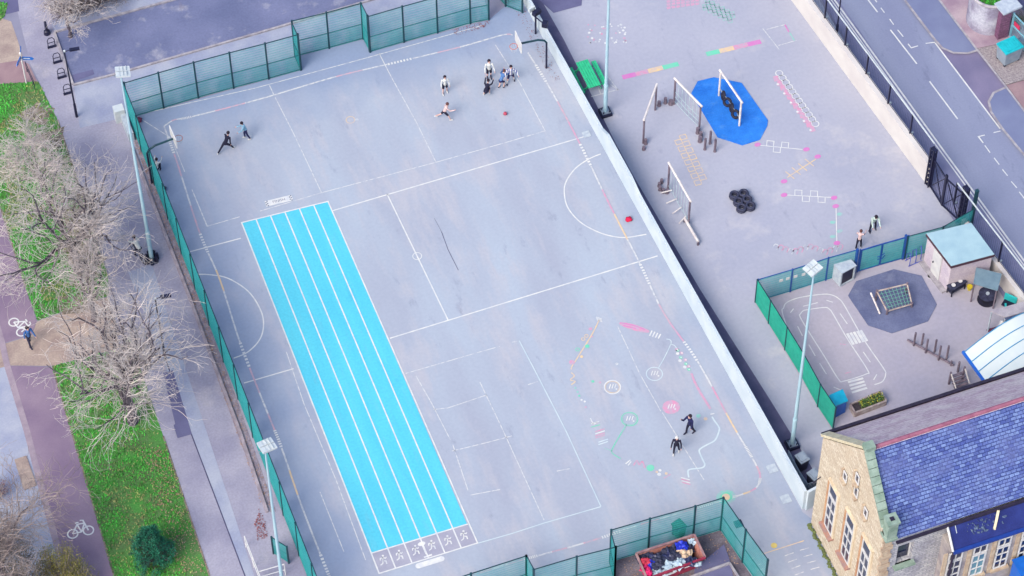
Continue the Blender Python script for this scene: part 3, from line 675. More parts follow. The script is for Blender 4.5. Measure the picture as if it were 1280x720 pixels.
# road markings
mb = MB(); zr = .018
for L, w_ in [([(1043, 0), (1166, 170), (1280, 326), (1340, 408)], .10), ([(1039, 0), (1162, 171), (1280, 332), (1340, 414)], .07), ([(1036, -50), (1039, 0)], .05), ([(1169, 54), (1250, 161)], .08),
              ([(1085, 0), (1097, 15.5)], .08), ([(1113, 37.5), (1146, 80)], .08), ([(1162, 102), (1197, 149)], .08), ([(1101, 10), (1105.5, 16)], .06), ([(1093, -1), (1096, 3)], .06), ([(1112, 24), (1117, 31)], .06), ([(1122, 37.5), (1129, 46)], .06),
              ([(1135, 55), (1139, 60), (1147.5, 57.5)], .06), ([(1157, 54.5), (1169, 53)], .06), ([(1242, 166), (1250.5, 164)], .06), ([(1231, 169), (1223, 171), (1229, 179)], .06),
              ([(1231, 182), (1237.5, 191)], .06), ([(1242.5, 197.5), (1249, 206)], .06), ([(1253, 212), (1259.5, 220)], .06), ([(1264, 227), (1271, 235)], .06), ([(1274, 240), (1281, 249)], .06), ([(1285, 254), (1292, 263)], .06)]:
    mb.strip(gp(L), w_, zr)
struct('road_markings', mb, M_line)
# cycle symbols on the red path
def cycle_symbol(c, s, rot, z=.022):
    mb = MB(); M = Matrix.Rotation(rot, 3, 'Z')
    def q(x, y): return c+M@V(x*s, y*s, 0)
    for x in (-.42, .42): mb.strip([q(x+.27*cos(i*pi/8), -.2+.27*sin(i*pi/8)) for i in range(16)], .05*s*1.5, z, closed=True)
    for k, L in enumerate(([(-.42, -.2), (-.1, .32), (.3, .3)], [(-.42, -.2), (.05, -.2), (.3, .3)], [(-.1, .32), (.05, -.2)], [(.42, -.2), (.24, .5), (.08, .52)], [(-.2, .42), (0, .42)])): mb.strip([q(*p_) for p_ in L], .08*s, z+.002+.002*k)
    return mb
struct('cycle_symbol', cycle_symbol(G(100, 661.5), .95, -.1), M_line)
struct('cycle_symbol', cycle_symbol(G(26, 407), .95, -1.3), M_line)

# ------------------------------------------------------------------ FENCES
def bay(root, a, b, h, m_wire, sp=.06, low=1.25, rail=True, m_rail=None, w=.011, lowsp=.05, z0=.05):
    """one bay of welded mesh: many upright wires, a denser rebound panel low down, horizontal wires"""
    d = (b-a); L = d.length; d.normalize(); mb = MB(); n = V(-d.y, d.x, 0)
    k = max(2, int(L/sp))
    def up(t, z0_, z1_, w_, off=0):
        p = a+d*t+n*off; e = d*w_/2; g_ = n*w_/2
        b_ = len(mb.v); c4 = [p-e-g_, p+e-g_, p+e+g_, p-e+g_]
        mb.v.extend([V(q.x, q.y, z) for z in (z0_, z1_) for q in c4])
        mb.f.extend([(b_, b_+1, b_+5, b_+4), (b_+1, b_+2, b_+6, b_+5), (b_+2, b_+3, b_+7, b_+6), (b_+3, b_, b_+4, b_+7)])
    for i in range(k+1): up(L*i/k, z0, h, w)
    if low:
        k2 = int(L/lowsp)
        for i in range(k2+1): up(L*(i+.5)/(k2+1), z0, low, w*.9, .016)
    z = z0+.01
    while z < h: mb.beam(a+V(0, 0, z), b+V(0, 0, z), .012, .012); z += .2
    mb.build('mesh_panel', m_wire, root)
    if rail:
        for zz in ([low, h-.02, z0] if low else [h-.02, z0]): MB().beam(a+V(0, 0, zz)+n*.03, b+V(0, 0, zz)+n*.03, .045, .045).build('rail', m_rail or M_tealpost, root)
def post(root, p, h, w=.09, m_=None):
    mb = MB().box((p.x, p.y, h/2), (w, w, h)).box((p.x, p.y, h+.015), (w*1.15, w*1.15, .03)); mb.build('post', m_ or M_tealpost, root)
def fence(label, pts, h, spacing=2.6, posts=True, group=None, m_wire=None, m_post=None, low=1.25, name='mesh_fence', w=.0085, sp=.05, pw=.09):
    r = thing(name, label, 'fence', (pts[0].x, pts[0].y, 0), group)
    for i in range(len(pts)-1):
        a, b = pts[i], pts[i+1]; n = max(1, round((b-a).length/spacing))
        for k in range(n):
            p, q_ = a.lerp(b, k/n), a.lerp(b, (k+1)/n)
            bay(r, p, q_, h, m_wire or M_teal, low=low, w=w, sp=sp, m_rail=m_post)
            post(r, p, h+.05, pw, m_post)
    post(r, pts[-1], h+.05, pw, m_post)
    return r
fence('tall green mesh fence along the far side of the sports court, left of the jog', gp([(162.5, 148), (204.6, 135.4), (248, 122.5), (292, 110.5), (336, 99), (376, 88)]), 3.0, 9)
fence('green mesh fence bay set back towards the car park kerb, between the two jogs', gp([(376.5, 87.5), (369, 71), (411.5, 60.5), (454, 49), (462, 64.6)]), 3.0, 9)
fence('green mesh fence on the far side of the court, behind the footballers', gp([(462.8, 65.4), (505, 53), (547, 41.3), (588, 29.7), (611, 25)]), 3.0, 9)
fence('short green mesh fence at the top end of the white wall', gp([(600, -28), (632, 8), (653, 16)]), 1.4, 2.4, low=0)
fence('long green mesh fence along the left side of the sports court beside the path', [FX.lerp(FX2, t) for t in (0, 1.12)], 3.0, 2.52)
PR = [G(590, 757), G(658, 735), G(667, 752), G(720, 736), G(768, 724), G(762.5, 703), G(810, 689), G(866, 673.5), G(900.5, 663), G(928, 703), G(955, 740)]
fence('green mesh fence around the skip enclosure, jogging out into the court at the bottom', [G(560, 767)]+PR[:2], 3.0, 3.2)
fence('green mesh fence left of the skip between the two bottom jogs', PR[1:5], 3.0, 3.2)
fence('green mesh fence round the far and right sides of the skip enclosure', PR[4:], 3.0, 3.2)
fence('green mesh fence down the left side of the nursery yard', gp([(944, 378), (960.5, 404.5), (981, 437.5), (1001.5, 471), (1022, 508.5), (1041, 537)]), 1.95, 9, m_wire=M_tealb, low=0, sp=.02, m_post=M_tealpost, pw=.07)
fence('green mesh fence with blue posts along the top of the nursery yard', gp([(945, 377.5), (987.5, 365), (1032, 350.5), (1067, 340.5)]), 1.95, 9, low=0, sp=.028, m_post=M_bluepost, pw=.07)
fence('green mesh fence behind the flat-roofed hut, up to the roadside railings', gp([(1130, 324), (1174, 312), (1212, 290)]), 1.95, 9, low=0, sp=.024, m_post=M_tealpost, pw=.07)
# white dots fixed to the nursery fence
a, b = G(945, 377.5), G(1067, 340.5)
for k, x in enumerate((976.5, 984.8, 994.5, 1004.5)):
    p = on_y((x, 350.5-k*2.5), a.y-.05); o = MB().box((0, 0, 0), (.2, .03, .2)).build('white_plaque', M_frame); o.location = p
    tag(o, 'white square plaque fixed in a row of four on the nursery yard fence', 'plaque', 'white plaques on the nursery fence')
# small gate and rails by the bottom of the long fence
fence('low green mesh gate standing across the ramp by the bottom left of the court', gp([(342, 692), (361, 704)]), 1.5, 2, low=.75, name='mesh_gate', sp=.024)
def railing(label, runs, h, m_, r=.025, mids=(.5,), sp=1.3):
    root = thing('handrail', label, 'handrail', (runs[0][0].x, runs[0][0].y, 0))
    for P in runs:
        mb = MB()
        for i in range(len(P)-1):
            for z in [h]+[h*mm for mm in mids]: mb.tube([P[i]+V(0, 0, z), P[i+1]+V(0, 0, z)], r, n=6)
        mb.build('rail', m_, root)
        for i in range(len(P)-1):
            n = max(1, round((P[i+1]-P[i]).length/sp))
            for k in range(n+1): q_ = P[i].lerp(P[i+1], k/n); MB().tube([V(q_.x, q_.y, 0), V(q_.x, q_.y, h)], r, n=6).build('post', m_, root)
    return root
railing('white tubular handrail of the ramp at the bottom left of the court', [gp([(307.5, 684), (327, 734), (333, 755)]), gp([(326, 728), (357, 719)])], 1.05, M_frame)
railing('thin dark rail beside the blue fingerpost at the pavement edge', [gp([(34, 90), (44, 113)])], .9, M_black, r=.02)
railing('thin metal guard rail on the dark strip behind the lower end of the white wall', [gp([(984, 575), (997, 600), (1008, 617)]), gp([(1008, 617), (1023, 612)])], .9, M_steel, r=.02, mids=(.1, .25, .4, .55, .7, .85))

# ------------------------------------------------------------------ WALLS
def wall_along(name, label, P, hs, th, m_, side=1, cap=None):
    """wall following ground points P (world) with varying height; thickness to the right of travel"""
    root = thing(name, label, 'wall', (P[0].x, P[0].y, 0)); mb = MB(); ns = []
    for i in range(len(P)):
        t = (P[min(i+1, len(P)-1)]-P[max(i-1, 0)]).normalized(); ns.append(V(t.y, -t.x, 0)*side*-1)
    k = 0; vs = []
    for i, p in enumerate(P):
        q_ = p+ns[i]*th
        vs += [V(p.x, p.y, 0), V(p.x, p.y, hs[i]), V(q_.x, q_.y, hs[i]), V(q_.x, q_.y, 0)]
    fs = []
    for i in range(len(P)-1):
        a = i*4; b = a+4
        for j in range(4): fs.append((a+j, a+(j+1) % 4, b+(j+1) % 4, b+j))
    fs += [(3, 2, 1, 0), tuple(len(vs)-4+j for j in range(4))]
    mb.add(vs, fs).build('wall_body', m_, root); 
    if cap:
        mb = MB()
        for i in range(len(P)-1):
            a = P[i]+ns[i]*th/2+V(0, 0, hs[i]+.03); b = P[i+1]+ns[i+1]*th/2+V(0, 0, hs[i+1]+.03); mb.beam(a, b, th+.06, .06)
        mb.build('coping', cap, root)
    return root
WP = [(652, 2), (685, 50), (715, 125), (746, 180), (752, 193), (780, 246), (790, 264), (820, 317), (847, 361), (945, 540), (1002.5, 637)]
x0w, x1w = 11.82, 12.82
def wallpt(y): # snap the wall to one straight line
    a, b = G(646, -12), G(1002.5, 637); t = (y-a.y)/(b.y-a.y); return V(a.x+(b.x-a.x)*t, y, 0)
wy = [G(646, -12).y]+[G(*q).y for q in WP]
wall_along('white_wall', 'long white rendered wall between the sports court and the playground', [wallpt(y) for y in wy], [1.0, 1.0, 1.05, 1.1, 1.2, 1.6, 1.6, 1.35, 1.35, 1.4, 1.65, 1.7], .14, M_white)
e = wallpt(wy[-1]); wall_along('white_wall_return', 'short white wall return running from the wall end to the stone building', [e+V(.142, .0, 0), e+V(.95, .16, 0)], [1.67, 1.67], .14, M_white, side=-1)
a, b = G(983, -8), G(1157.5, 230)
wall_along('cream_wall', 'cream rendered boundary wall between the playground and the road', [a+(a-b).normalized()*6, a.lerp(b, .5), b], [1.55]*3, .34, M_cream)
ca, cb = G(1203, 290), G(1262, 372)
c_, d_ = G(1199, 291), G(1290, 410)
wall_along('cream_nursery_wall', 'cream wall behind the hut and canopy at the edge of the nursery yard', [c_, c_.lerp(d_, .5), d_], [1.15]*3, .3, M_cream)
# roadside railings: posts with a bright top rail and fine bars
def rail_fence(label, A, B, z0, h, bases, name='metal_railings'):
    r = thing(name, label, 'railings', (A.x, A.y, 0)); d = (B-A).normalized(); L = (B-A).length
    MB().beam(A+V(0, 0, z0+h), B+V(0, 0, z0+h), .06, .06).build('top_rail', M_lampw, r)
    mb = MB(); k = int(L/.16)
    for i in range(k): p = A.lerp(B, i/k); mb.beam(p+V(0, 0, z0+.05), p+V(0, 0, z0+h), .008, .008)
    mb.beam(A+V(0, 0, z0+.08), B+V(0, 0, z0+.08), .02, .02); mb.build('bars', M_black, r)
    for p in bases:
        MB().box((p.x, p.y, z0+h/2), (.08, .08, h)).build('post', M_black, r)
        MB().box((p.x+.12, p.y-.04, z0+.05), (.14, .1, .1)).build('post_foot', M_steel, r)
    return r
na = (b-a).normalized(); off = V(-na.y, na.x, 0)*.25
A = a+off-na*3; B = b+off-na*.2
bs = []
for q in [(1026.5, 24), (1052, 58), (1078, 94), (1105.5, 131), (1132.5, 168.5)]:
    w_ = G(q[0], q[1], 1.55); t = (w_-A).dot(na); bs.append(A+na*t)
rail_fence('black railings with pale top rail on the cream wall beside the road', A, B, 1.55, 1.6, bs)
nb = (d_-c_).normalized(); offb = V(-nb.y, nb.x, 0)*.22
A2, B2 = c_+offb-nb*1.15, d_+offb
bs2 = [A2+V(0, 0, 0)]+[A2+nb*((G(q[0], q[1], 1.15)-A2).dot(nb)) for q in [(1247.5, 327), (1277, 371)]]
rail_fence('black railings with pale top rail right of the gate, above the cream nursery wall', A2, B2, 1.15, 1.75, bs2)
post_t = thing('gate_post', 'dark green fence post where the nursery fence meets the roadside railings', 'post', G(1213.5, 280)); post(post_t, G(1213.5, 280), 2.9, .16)
# double gates
ga, gb_ = G(1160, 231), G(1200, 279); gm = G(1177, 257)
gt = thing('school_gates', 'tall black double gates with crossed bracing at the road entrance', 'gate', (ga.x, ga.y, 0))
gd = (gb_-ga).normalized(); gn = V(-gd.y, gd.x, 0)
for p in (ga, gb_):
    mb = MB()
    for i in (-.14, .14):
        for j in (-.1, .1): q_ = p+gd*i+gn*j; mb.beam(V(q_.x, q_.y, 0), V(q_.x, q_.y, 3.1), .07, .07)
    for k in range(9): mb.box((p.x, p.y, .1+k*.37), (.36, .26, .04), rz=atan2(gd.y, gd.x))
    mb.build('gate_pillar', M_black, gt)
for p, q_ in ((ga+gd*.2, gm-gd*.03), (gm+gd*.03, gb_-gd*.2)):
    mb = MB(); H0 = 2.35
    for z in (.1, H0): mb.beam(p+V(0, 0, z), q_+V(0, 0, z), .07, .07)
    for e in (p, q_): mb.beam(e+V(0, 0, .06), e+V(0, 0, H0+.3), .09, .09)
    mb.beam(p+V(0, 0, .1), q_+V(0, 0, H0), .05, .05); mb.beam(p+V(0, 0, H0), q_+V(0, 0, .1), .05, .05)
    k = int((q_-p).length/.13)
    for i in range(1, k): s_ = p.lerp(q_, i/k); mb.beam(s_+V(0, 0, .1), s_+V(0, 0, H0), .014, .014)
    leaf = mb.build('gate_leaf', M_black, gt)
# blue gates of nursery yard
ba, bb, bc = G(1069, 341), G(1099, 332), G(1129, 323.5)
bt = thing('blue_yard_gates', 'blue framed double mesh gates into the nursery yard', 'gate', (ba.x, ba.y, 0))
for p in (ba, bc): MB().box((p.x-.05, p.y, 1.05), (.12, .12, 2.1)).build('gate_post', M_bluepost, bt); MB().box((p.x+.12, p.y, 1.0), (.07, .07, 2.0)).build('gate_post', M_bluepost, bt)
bd = (bc-ba).normalized()
for p, q_ in ((ba+bd*.2, bb-bd*.02), (bb+bd*.02, bc-bd*.05)):
    mb = MB()
    for z in (.1, 1.9): mb.beam(p+V(0, 0, z), q_+V(0, 0, z), .06, .06)
    for e in (p, q_): mb.beam(e+V(0, 0, .08), e+V(0, 0, 1.92), .06, .06)
    mb.build('gate_frame', M_bluepost, bt); bay(bt, p, q_, 1.88, M_teal, low=0, rail=False, sp=.026, z0=.12)
mb = MB().tube([bb+V(-.25, -.1, 1.0), bb+V(-.1, -.2, 1.15), bb+V(.15, -.1, 1.15)], .025, n=6).tube([bb+V(-.25, -.1, .8), bb+V(.0, -.16, .8), bb+V(.2, -.1, .95)], .025, n=6); mb.build('gate_handle', M_bluepost, bt)
# low concrete wall by the corner of the court
p, q_ = G(151, 151), G(162, 178)
wall_along('low_concrete_wall', 'short pale concrete wall with a square end block outside the court corner', [p, q_], [.7, .7], .3, M_cover)
MB().box((p.x, p.y+.1, .5), (.55, .5, 1.0)).build('end_block', M_lampw, bpy.data.objects['low_concrete_wall'])

# ------------------------------------------------------------------ FLOODLIGHT MASTS, STREET LAMPS, SIGNS
def mast(label, base, h, head_dir, base_kind=1, r0=.095):
    root = thing('floodlight_mast', label, 'floodlight', (base.x, base.y, 0), 'floodlight masts round the court')
    z = Vector(base)
    MB().tube([z, z+V(0, 0, 2.4)], r0*1.25, n=12).tube([z+V(0, 0, 2.4), z+V(0, 0, 2.5)], [r0*1.45, r0*1.2], n=12).tube([z+V(0, 0, 2.4), z+V(0, 0, h*.55), z+V(0, 0, h)], [r0, r0*.8, r0*.45], n=12).build('pole', M_pole, root, smooth=False)
    d = V(cos(head_dir), sin(head_dir), 0); n = V(-d.y, d.x, 0)
    MB().beam(z+V(0, 0, h)-n*.28, z+V(0, 0, h)+n*.28, .07, .07).beam(z+V(0, 0, h-.1)-d*.35, z+V(0, 0, h-.1), .04, .04).build('crossarm', M_steel, root)
    for s_ in (-1, 1):
        c = z+V(0, 0, h+.1)+n*.17*s_
        mb = MB().box(c+d*.12, (.72, .31, .11), rz=head_dir, ry=.12)
        for i in (-1, 0, 1): mb.box(c+d*(.12+i*.17)+V(0, 0, .08), (.03, .28, .04), rz=head_dir, ry=.12)
        hd_ = mb.build('lamp_head', M_lampw, root); MB().box(c+d*.12-V(0, 0, .075), (.6, .25, .02), rz=head_dir, ry=.12).build('lens', M_glass, hd_)
    if base_kind:
        mb = MB().box((z.x, z.y, .1), (.62, .62, .2)); mb.build('plinth', M_black, root)
        mb = MB().box((z.x, z.y, .22), (.46, .46, .04)); mb.build('base_plate', M_steel, root)
        for i in (-1, 1):
            for j in (-1, 1): MB().tube([z+V(.17*i, .17*j, .22), z+V(.17*i, .17*j, .36)], .035, n=6).build('bolt', M_black, root)
    return root
mast('floodlight mast beside the footpath, its foot ringed by small dark blocks', G(190, 325), 15.3, radians(-10), 0)
mast('floodlight mast on the playground beside the green picnic bench, its head out of the picture', G(756.5, 142), 15.2, radians(190))
mast('floodlight mast near the wall end, its lamp heads against the nursery yard fence', G(990, 557), 15.1, radians(200))
p4 = G(331, 560, 15.1); mast('floodlight mast by the bottom left of the court, its lamp heads above the long fence', V(p4.x, p4.y, 0), 15.1, radians(10))
c = G(190, 325)
for k in range(7):
    a = k*.9; o = MB().box((c.x+.3*cos(a), c.y+.3*sin(a), .2), (.16, .16, .4), rz=a).box((c.x+.3*cos(a), c.y+.3*sin(a), .43), (.1, .1, .06), rz=a).build('concrete_block', M_black, loc=(c.x+.3*cos(a), c.y+.3*sin(a), 0))
    tag(o, 'small dark block packed round the foot of the mast by the footpath', 'block', 'dark blocks round the mast foot')
def street_lamp(label, base, h, adir):
    z = Vector(base); root = thing('street_lamp', label, 'street lamp', (z.x, z.y, 0), 'black street lamps')
    MB().tube([z, z+V(0, 0, 1.1)], .075, n=8).tube([z+V(0, 0, 1.1), z+V(0, 0, h)], .05, .035, n=8).build('pole', M_black, root)
    d = V(cos(adir), sin(adir), 0)
    MB().tube([z+V(0, 0, h-.02), z+d*.3+V(0, 0, h+.06), z+d*.5+V(0, 0, h+.06)], .03, n=6).build('arm', M_black, root)
    MB().box(z+d*.55+V(0, 0, h+.06), (.55, .2, .09), rz=adir).build('lamp_head', M_black, root)
    MB().box(z+V(0, 0, h+.04), (.1, .1, .08)).build('sensor', M_lampw, root)
street_lamp('black street lamp at the corner of the car park, arm reaching right over it', G(96, 146), 5.5, radians(-8))
street_lamp('black street lamp standing among bare branches on the footpath', G(207, 450), 5.4, radians(-8))
street_lamp('black lamp column on the pavement behind the road railings at the top', G(1045, 47), 5.2, radians(-30))
# fingerpost
b0 = G(33, 104); root = thing('fingerpost', 'white post with three blue direction signs at the pavement edge', 'signpost', (b0.x, b0.y, 0))
MB().tube([b0, b0+V(0, 0, 2.5)], .04, n=8).ell(b0+V(0, 0, 2.55), .07).build('post', M_frame, root)
for k, (a, z_) in enumerate(((radians(75), 2.35), (radians(-25), 2.15), (radians(235), 2.25))):
    d = V(cos(a), sin(a), 0); n = V(-d.y, d.x, 0)*.015; up = V(0, 0, .11)
    P = [b0+d*.06+V(0, 0, z_)-up, b0+d*.6+V(0, 0, z_)-up, b0+d*.72+V(0, 0, z_), b0+d*.6+V(0, 0, z_)+up, b0+d*.06+V(0, 0, z_)+up]
    mb = MB(); mb.add([p+n for p in P]+[p-n for p in P], [(0, 1, 2, 3, 4), (9, 8, 7, 6, 5)]+[(i, i+5, (i+1) % 5+5, (i+1) % 5) for i in range(5)])
    f_ = mb.build('direction_sign', mat('sign_blue', T(40, 120, 230), rough=.4), root)
    MB().beam(b0+d*.12+V(0, 0, z_), b0+d*.5+V(0, 0, z_), .036, .05).build('lettering_strip', M_frame, f_)
# bollard and cycle stands
b0 = G(59, 42); root = thing('bollard', 'black tapered bollard on the pavement above the cycle stands', 'bollard', b0)
MB().tube([b0, b0+V(0, 0, .25), b0+V(0, 0, .3), b0+V(0, 0, .85), b0+V(0, 0, .9)], [.2, .17, .09, .07, .03], n=10).build('bollard_body', M_black, root)
MB().ell(b0+V(0, 0, .95), .08).build('finial', M_black, root)
for k, q in enumerate([(65, 59), (72, 78), (77.5, 97), (85, 117)]):
    b0 = G(*q); mb = MB(); a = V(.22, 0, 0)
    mb.tube([b0-a*.9, b0-a*.9+V(0, 0, .6), b0-a*.5+V(0, 0, .78), b0+a*.5+V(0, 0, .78), b0+a*.9+V(0, 0, .6), b0+a*.9], .025, n=8)
    mb.box(b0+V(0, 0, .04), (.5, .14, .06)); mb.tube([b0-a*.9+V(0, 0, .4), b0+a*.9+V(0, 0, .4)], .025, n=6)
    tag(mb.build('cycle_stand', M_black, loc=b0), ['topmost of the four dark cycle stands beside the car park', 'second dark cycle stand from the top beside the car park', 'third dark cycle stand down beside the car park', 'bottom dark cycle stand, nearest the black street lamp'][k], 'cycle stand', 'cycle stands along the pavement')

# ------------------------------------------------------------------ BASKETBALL HOOPS
def hoop(label, base, h, reach, adir, col=M_pole):
    z = Vector(base); root = thing('basketball_hoop', label, 'basketball hoop', (z.x, z.y, 0)); d = V(cos(adir), sin(adir), 0); n = V(-d.y, d.x, 0)
    MB().tube([z, z+V(0, 0, h-.3)], .06, n=8).build('post', M_black, root)
    MB().tube([z+V(0, 0, h-.3), z+d*.12+V(0, 0, h-.08), z+d*.5+V(0, 0, h+.12), z+d*reach+V(0, 0, h+.2)], .06, n=8).build('arm', M_tealpost, root)
    c = z+d*reach+V(0, 0, h+.35); MB().box(c, (.05, 1.1, .75), rz=adir).build('backboard', M_frame, root)
    MB().torus(c+d*.28-V(0, 0, .25), .22, .015, n=16, k=6).build('ring', mat('orange_rim', T(230, 110, 80)), root)
    mb = MB()
    for i in range(10):
        a = 2*pi*i/10; mb.tube([c+d*.28-V(0, 0, .25)+V(.22*cos(a), .22*sin(a), 0), c+d*.28-V(0, 0, .65)+V(.12*cos(a+.3), .12*sin(a+.3), 0)], .006, n=4)
    mb.build('net', M_frame, root)
hb = G(190, 229); hoop('basketball hoop with a blue-green curved arm at the left fence', hb, 2.9, 1.55, radians(2))
hb = G(683, 85); hoop('basketball hoop reaching over the white wall side of the court at the top right', hb, 2.45, 1.65, radians(178))
b0 = G(669.5, 42); mb = MB().tube([b0, b0+V(0, 0, 1.5)], .06, n=8).build('post', M_black, thing('spare_hoop_post', 'short dark post with a bundled bracket behind the right basketball hoop', 'post', b0))
root = bpy.data.objects['spare_hoop_post']; mb = MB().box(b0+V(.12, .15, 1.6), (.5, .25, .3), rz=.4).box(b0+V(.35, -.55, 1.25), (.3, .3, .35), rz=.9).tube([b0+V(0, 0, 1.4), b0+V(.35, -.55, 1.2)], .04, n=6); mb.build('bracket', M_black, root)
MB().box(b0+V(-.1, .35, 1.75), (.4, .12, .3), rz=.3).build('bracket_plate', M_lampw, root)

# ------------------------------------------------------------------ PICNIC BENCH
def topz(q, z): return G(q[0], q[1], z)
b0 = G(735, 107); cc = G(735, 103)
root = thing('picnic_bench', 'mint green picnic bench beside the white wall on the playground', 'picnic bench', (cc.x, cc.y, 0))
L_ = 2.0; ax = V(0, 1, 0); sx = V(1, 0, 0)
mb = MB()
for k in range(-2, 3): mb.beam(cc+sx*k*.145-ax*L_/2+V(0, 0, .74), cc+sx*k*.145+ax*L_/2+V(0, 0, .74), .13, .04)
mb.build('table_top', M_bench, root)
for s_ in (-1, 1):
    mb = MB()
    for k in (-.5, .5): mb.beam(cc+sx*(s_*.7+k*.14)-ax*L_/2+V(0, 0, .45), cc+sx*(s_*.7+k*.14)+ax*L_/2+V(0, 0, .45), .13, .04)
    mb.build('seat', M_bench, root)
for s_ in (-1, 1):
    mb = MB(); y_ = ax*s_*.7
    mb.beam(cc+y_-sx*.75+V(0, 0, .41), cc+y_+sx*.75+V(0, 0, .41), .05, .05); 
    for t in (-1, 1): mb.beam(cc+y_+sx*t*.55+V(0, 0, 0), cc+y_+sx*t*.25+V(0, 0, .72), .05, .05)
    mb.build('leg_frame', M_bench, root)

# ------------------------------------------------------------------ PLAY FRAMES
def log(a, b, r=.07, n=8): return MB().tube([a, b], r, n=n)
def climb_frame(label, bA, bB, h, kind, beam_m=M_wood2):
    root = thing('climbing_frame', label, 'climbing frame', (bA.x, bA.y, 0)); up = V(0, 0, h)
    for p in (bA, bB): log(p, p+V(0, 0, h-.02), .06).build('post', M_wood if kind != 'tyres' else M_wood2, root)
    d = (bB-bA).normalized()
    log(bA+up-d*.12, bB+up+d*.12, .065).build('crossbeam', M_wood2, root)
    L = (bB-bA).length
    if kind == 'tyres':
        n = V(-d.y, d.x, 0)
        for k in range(4):
            c = bA+d*(L*(k+.75)/5+.12)+V(0, 0, .55 if k % 2 == 0 else .5)
            M = Matrix.Rotation(atan2(d.y, d.x)+(.5 if k % 2 else -.3), 3, 'Z') @ Matrix.Rotation(radians(80 if k % 2 == 0 else 62), 3, 'X')
            MB().torus(c, .21, .085, M, n=20, k=8).build('tyre', M_rubber, root)
        mb = MB()
        for k in range(5):
            c = bA+d*(L*(k+.25)/5+.12)+V(0, 0, .72); mb.tube([c-d*.1, c+d*.1], .02, n=5)
        mb.tube([bA+V(0, 0, .75), bA+d*.3+V(0, 0, .62)], .025, n=5).tube([bB+V(0, 0, .75), bB-d*.3+V(0, 0, .6)], .025, n=5)
        mb.build('chain', M_steel, root)
    if kind in ('ropes', 'net'):
        mb = MB(); k = int(L/.3); n = V(-d.y, d.x, 0)
        for i in range(1, k):
            p = bA.lerp(bB, i/k); mb.tube([p+V(0, 0, h), p+V(0, 0, .25)], .012, n=5)
        mb.build('rope', M_rope, root)
        mb = MB()
        for z in ((.3, .7, 1.1) if kind == 'ropes' else (.35,)): mb.tube([bA+V(0, 0, z), bA.lerp(bB, .5)+V(0, 0, z-.08), bB+V(0, 0, z)], .014, n=5)
        mb.build('foot_rope', M_rope, root)
    if kind == 'net':
        n = V(-d.y, d.x, 0)
        for k in range(4):
            c = bA.lerp(bB, .14+k*.24)+V(0, 0, .3); t = (n*-1+d*(-.1+k*.22)).normalized()
            log(c-t*.05, c+t*.6, .04, 6).build('step', M_wood2, root)
    return root
climb_frame('tyre bridge frame with pale beam standing on the blue safety surface', G(898.5, 120), G(924, 157.5), 2.1, 'tyres')
climb_frame('rope climbing frame between the chalk hopscotch and the blue safety surface', G(842.5, 130.5), G(873.8, 163), 2.15, 'ropes')
climb_frame('timber frame with bare crossbeam, leftmost of the play frames', G(819, 137.5), G(804, 179), 2.1, 'bar')
climb_frame('rope frame with wooden steps by the balance beam, nearest the white wall', G(835, 236), G(860.5, 281), 2.15, 'net')
# low balance beam
a, b = G(855.7, 277), G(872.5, 306)
root = thing('balance_beam', 'low pale balance beam at the foot of the rope frame with steps', 'balance beam', a)
log(a+V(0, 0, .28), b+V(0, 0, .28), .08).build('beam', M_wood2, root)
for p in (a, b): log(p, p+V(0, 0, .24), .07).build('leg', M_wood, root)
# stumps and posts
M_wd = M_wood
for i, (x, y, h, r) in enumerate([(823.7, 132, .35, .1), (831.6, 129, .45, .09), (838.6, 130, .3, .13), (807, 180, .4, .09), (804.7, 187, .25, .09), (872, 166.5, .45, .1), (875.8, 171, .4, .1), (875, 177, .4, .11), (881, 187, .95, .07), (887.5, 179.5, 1.05, .07), (893.5, 189.5, 1.05, .07),
                                  (827, 228.5, .3, .09), (824, 233, .3, .09), (825, 237.5, .3, .09), (829, 240.5, .3, .09), (834, 241, .3, .1)]):
    p = G(x, y); root_ = log(p, p+V(0, 0, h), r, 10).tube([p, p+V(0, 0, .05)], r*1.25, n=10).build('stepping_post', M_wood, loc=p)
    grp = 'curve of low stumps by the rope frame with steps' if i > 10 else ('tall thin posts beside the blue surface' if 7 < i < 11 else 'short timber stumps linking the play frames')
    tag(root_, ['short dark timber stump in the playground among the play frames', 'tall thin timber post at the edge of the blue safety surface', 'low timber stump in the small curve beside the rope frame with steps'][(2 if i > 10 else (1 if i > 7 else 0))], 'timber post', grp)
# six stacked tyres
for k, q in enumerate([(917.5, 247), (929, 245), (922.5, 255), (933.5, 252.5), (926.5, 263), (937.5, 260.5)]):
    p = G(*q); root = thing('tyre_stack', 'low stack of two dark tyres in the cluster of six on the open playground', 'tyres', p, 'cluster of stacked tyres on the playground')
    for j in range(2): MB().torus(p+V(.01*j, 0, .09+j*.17), .21, .075, n=24, k=8).build('tyre', M_rubberp, root, smooth=True)
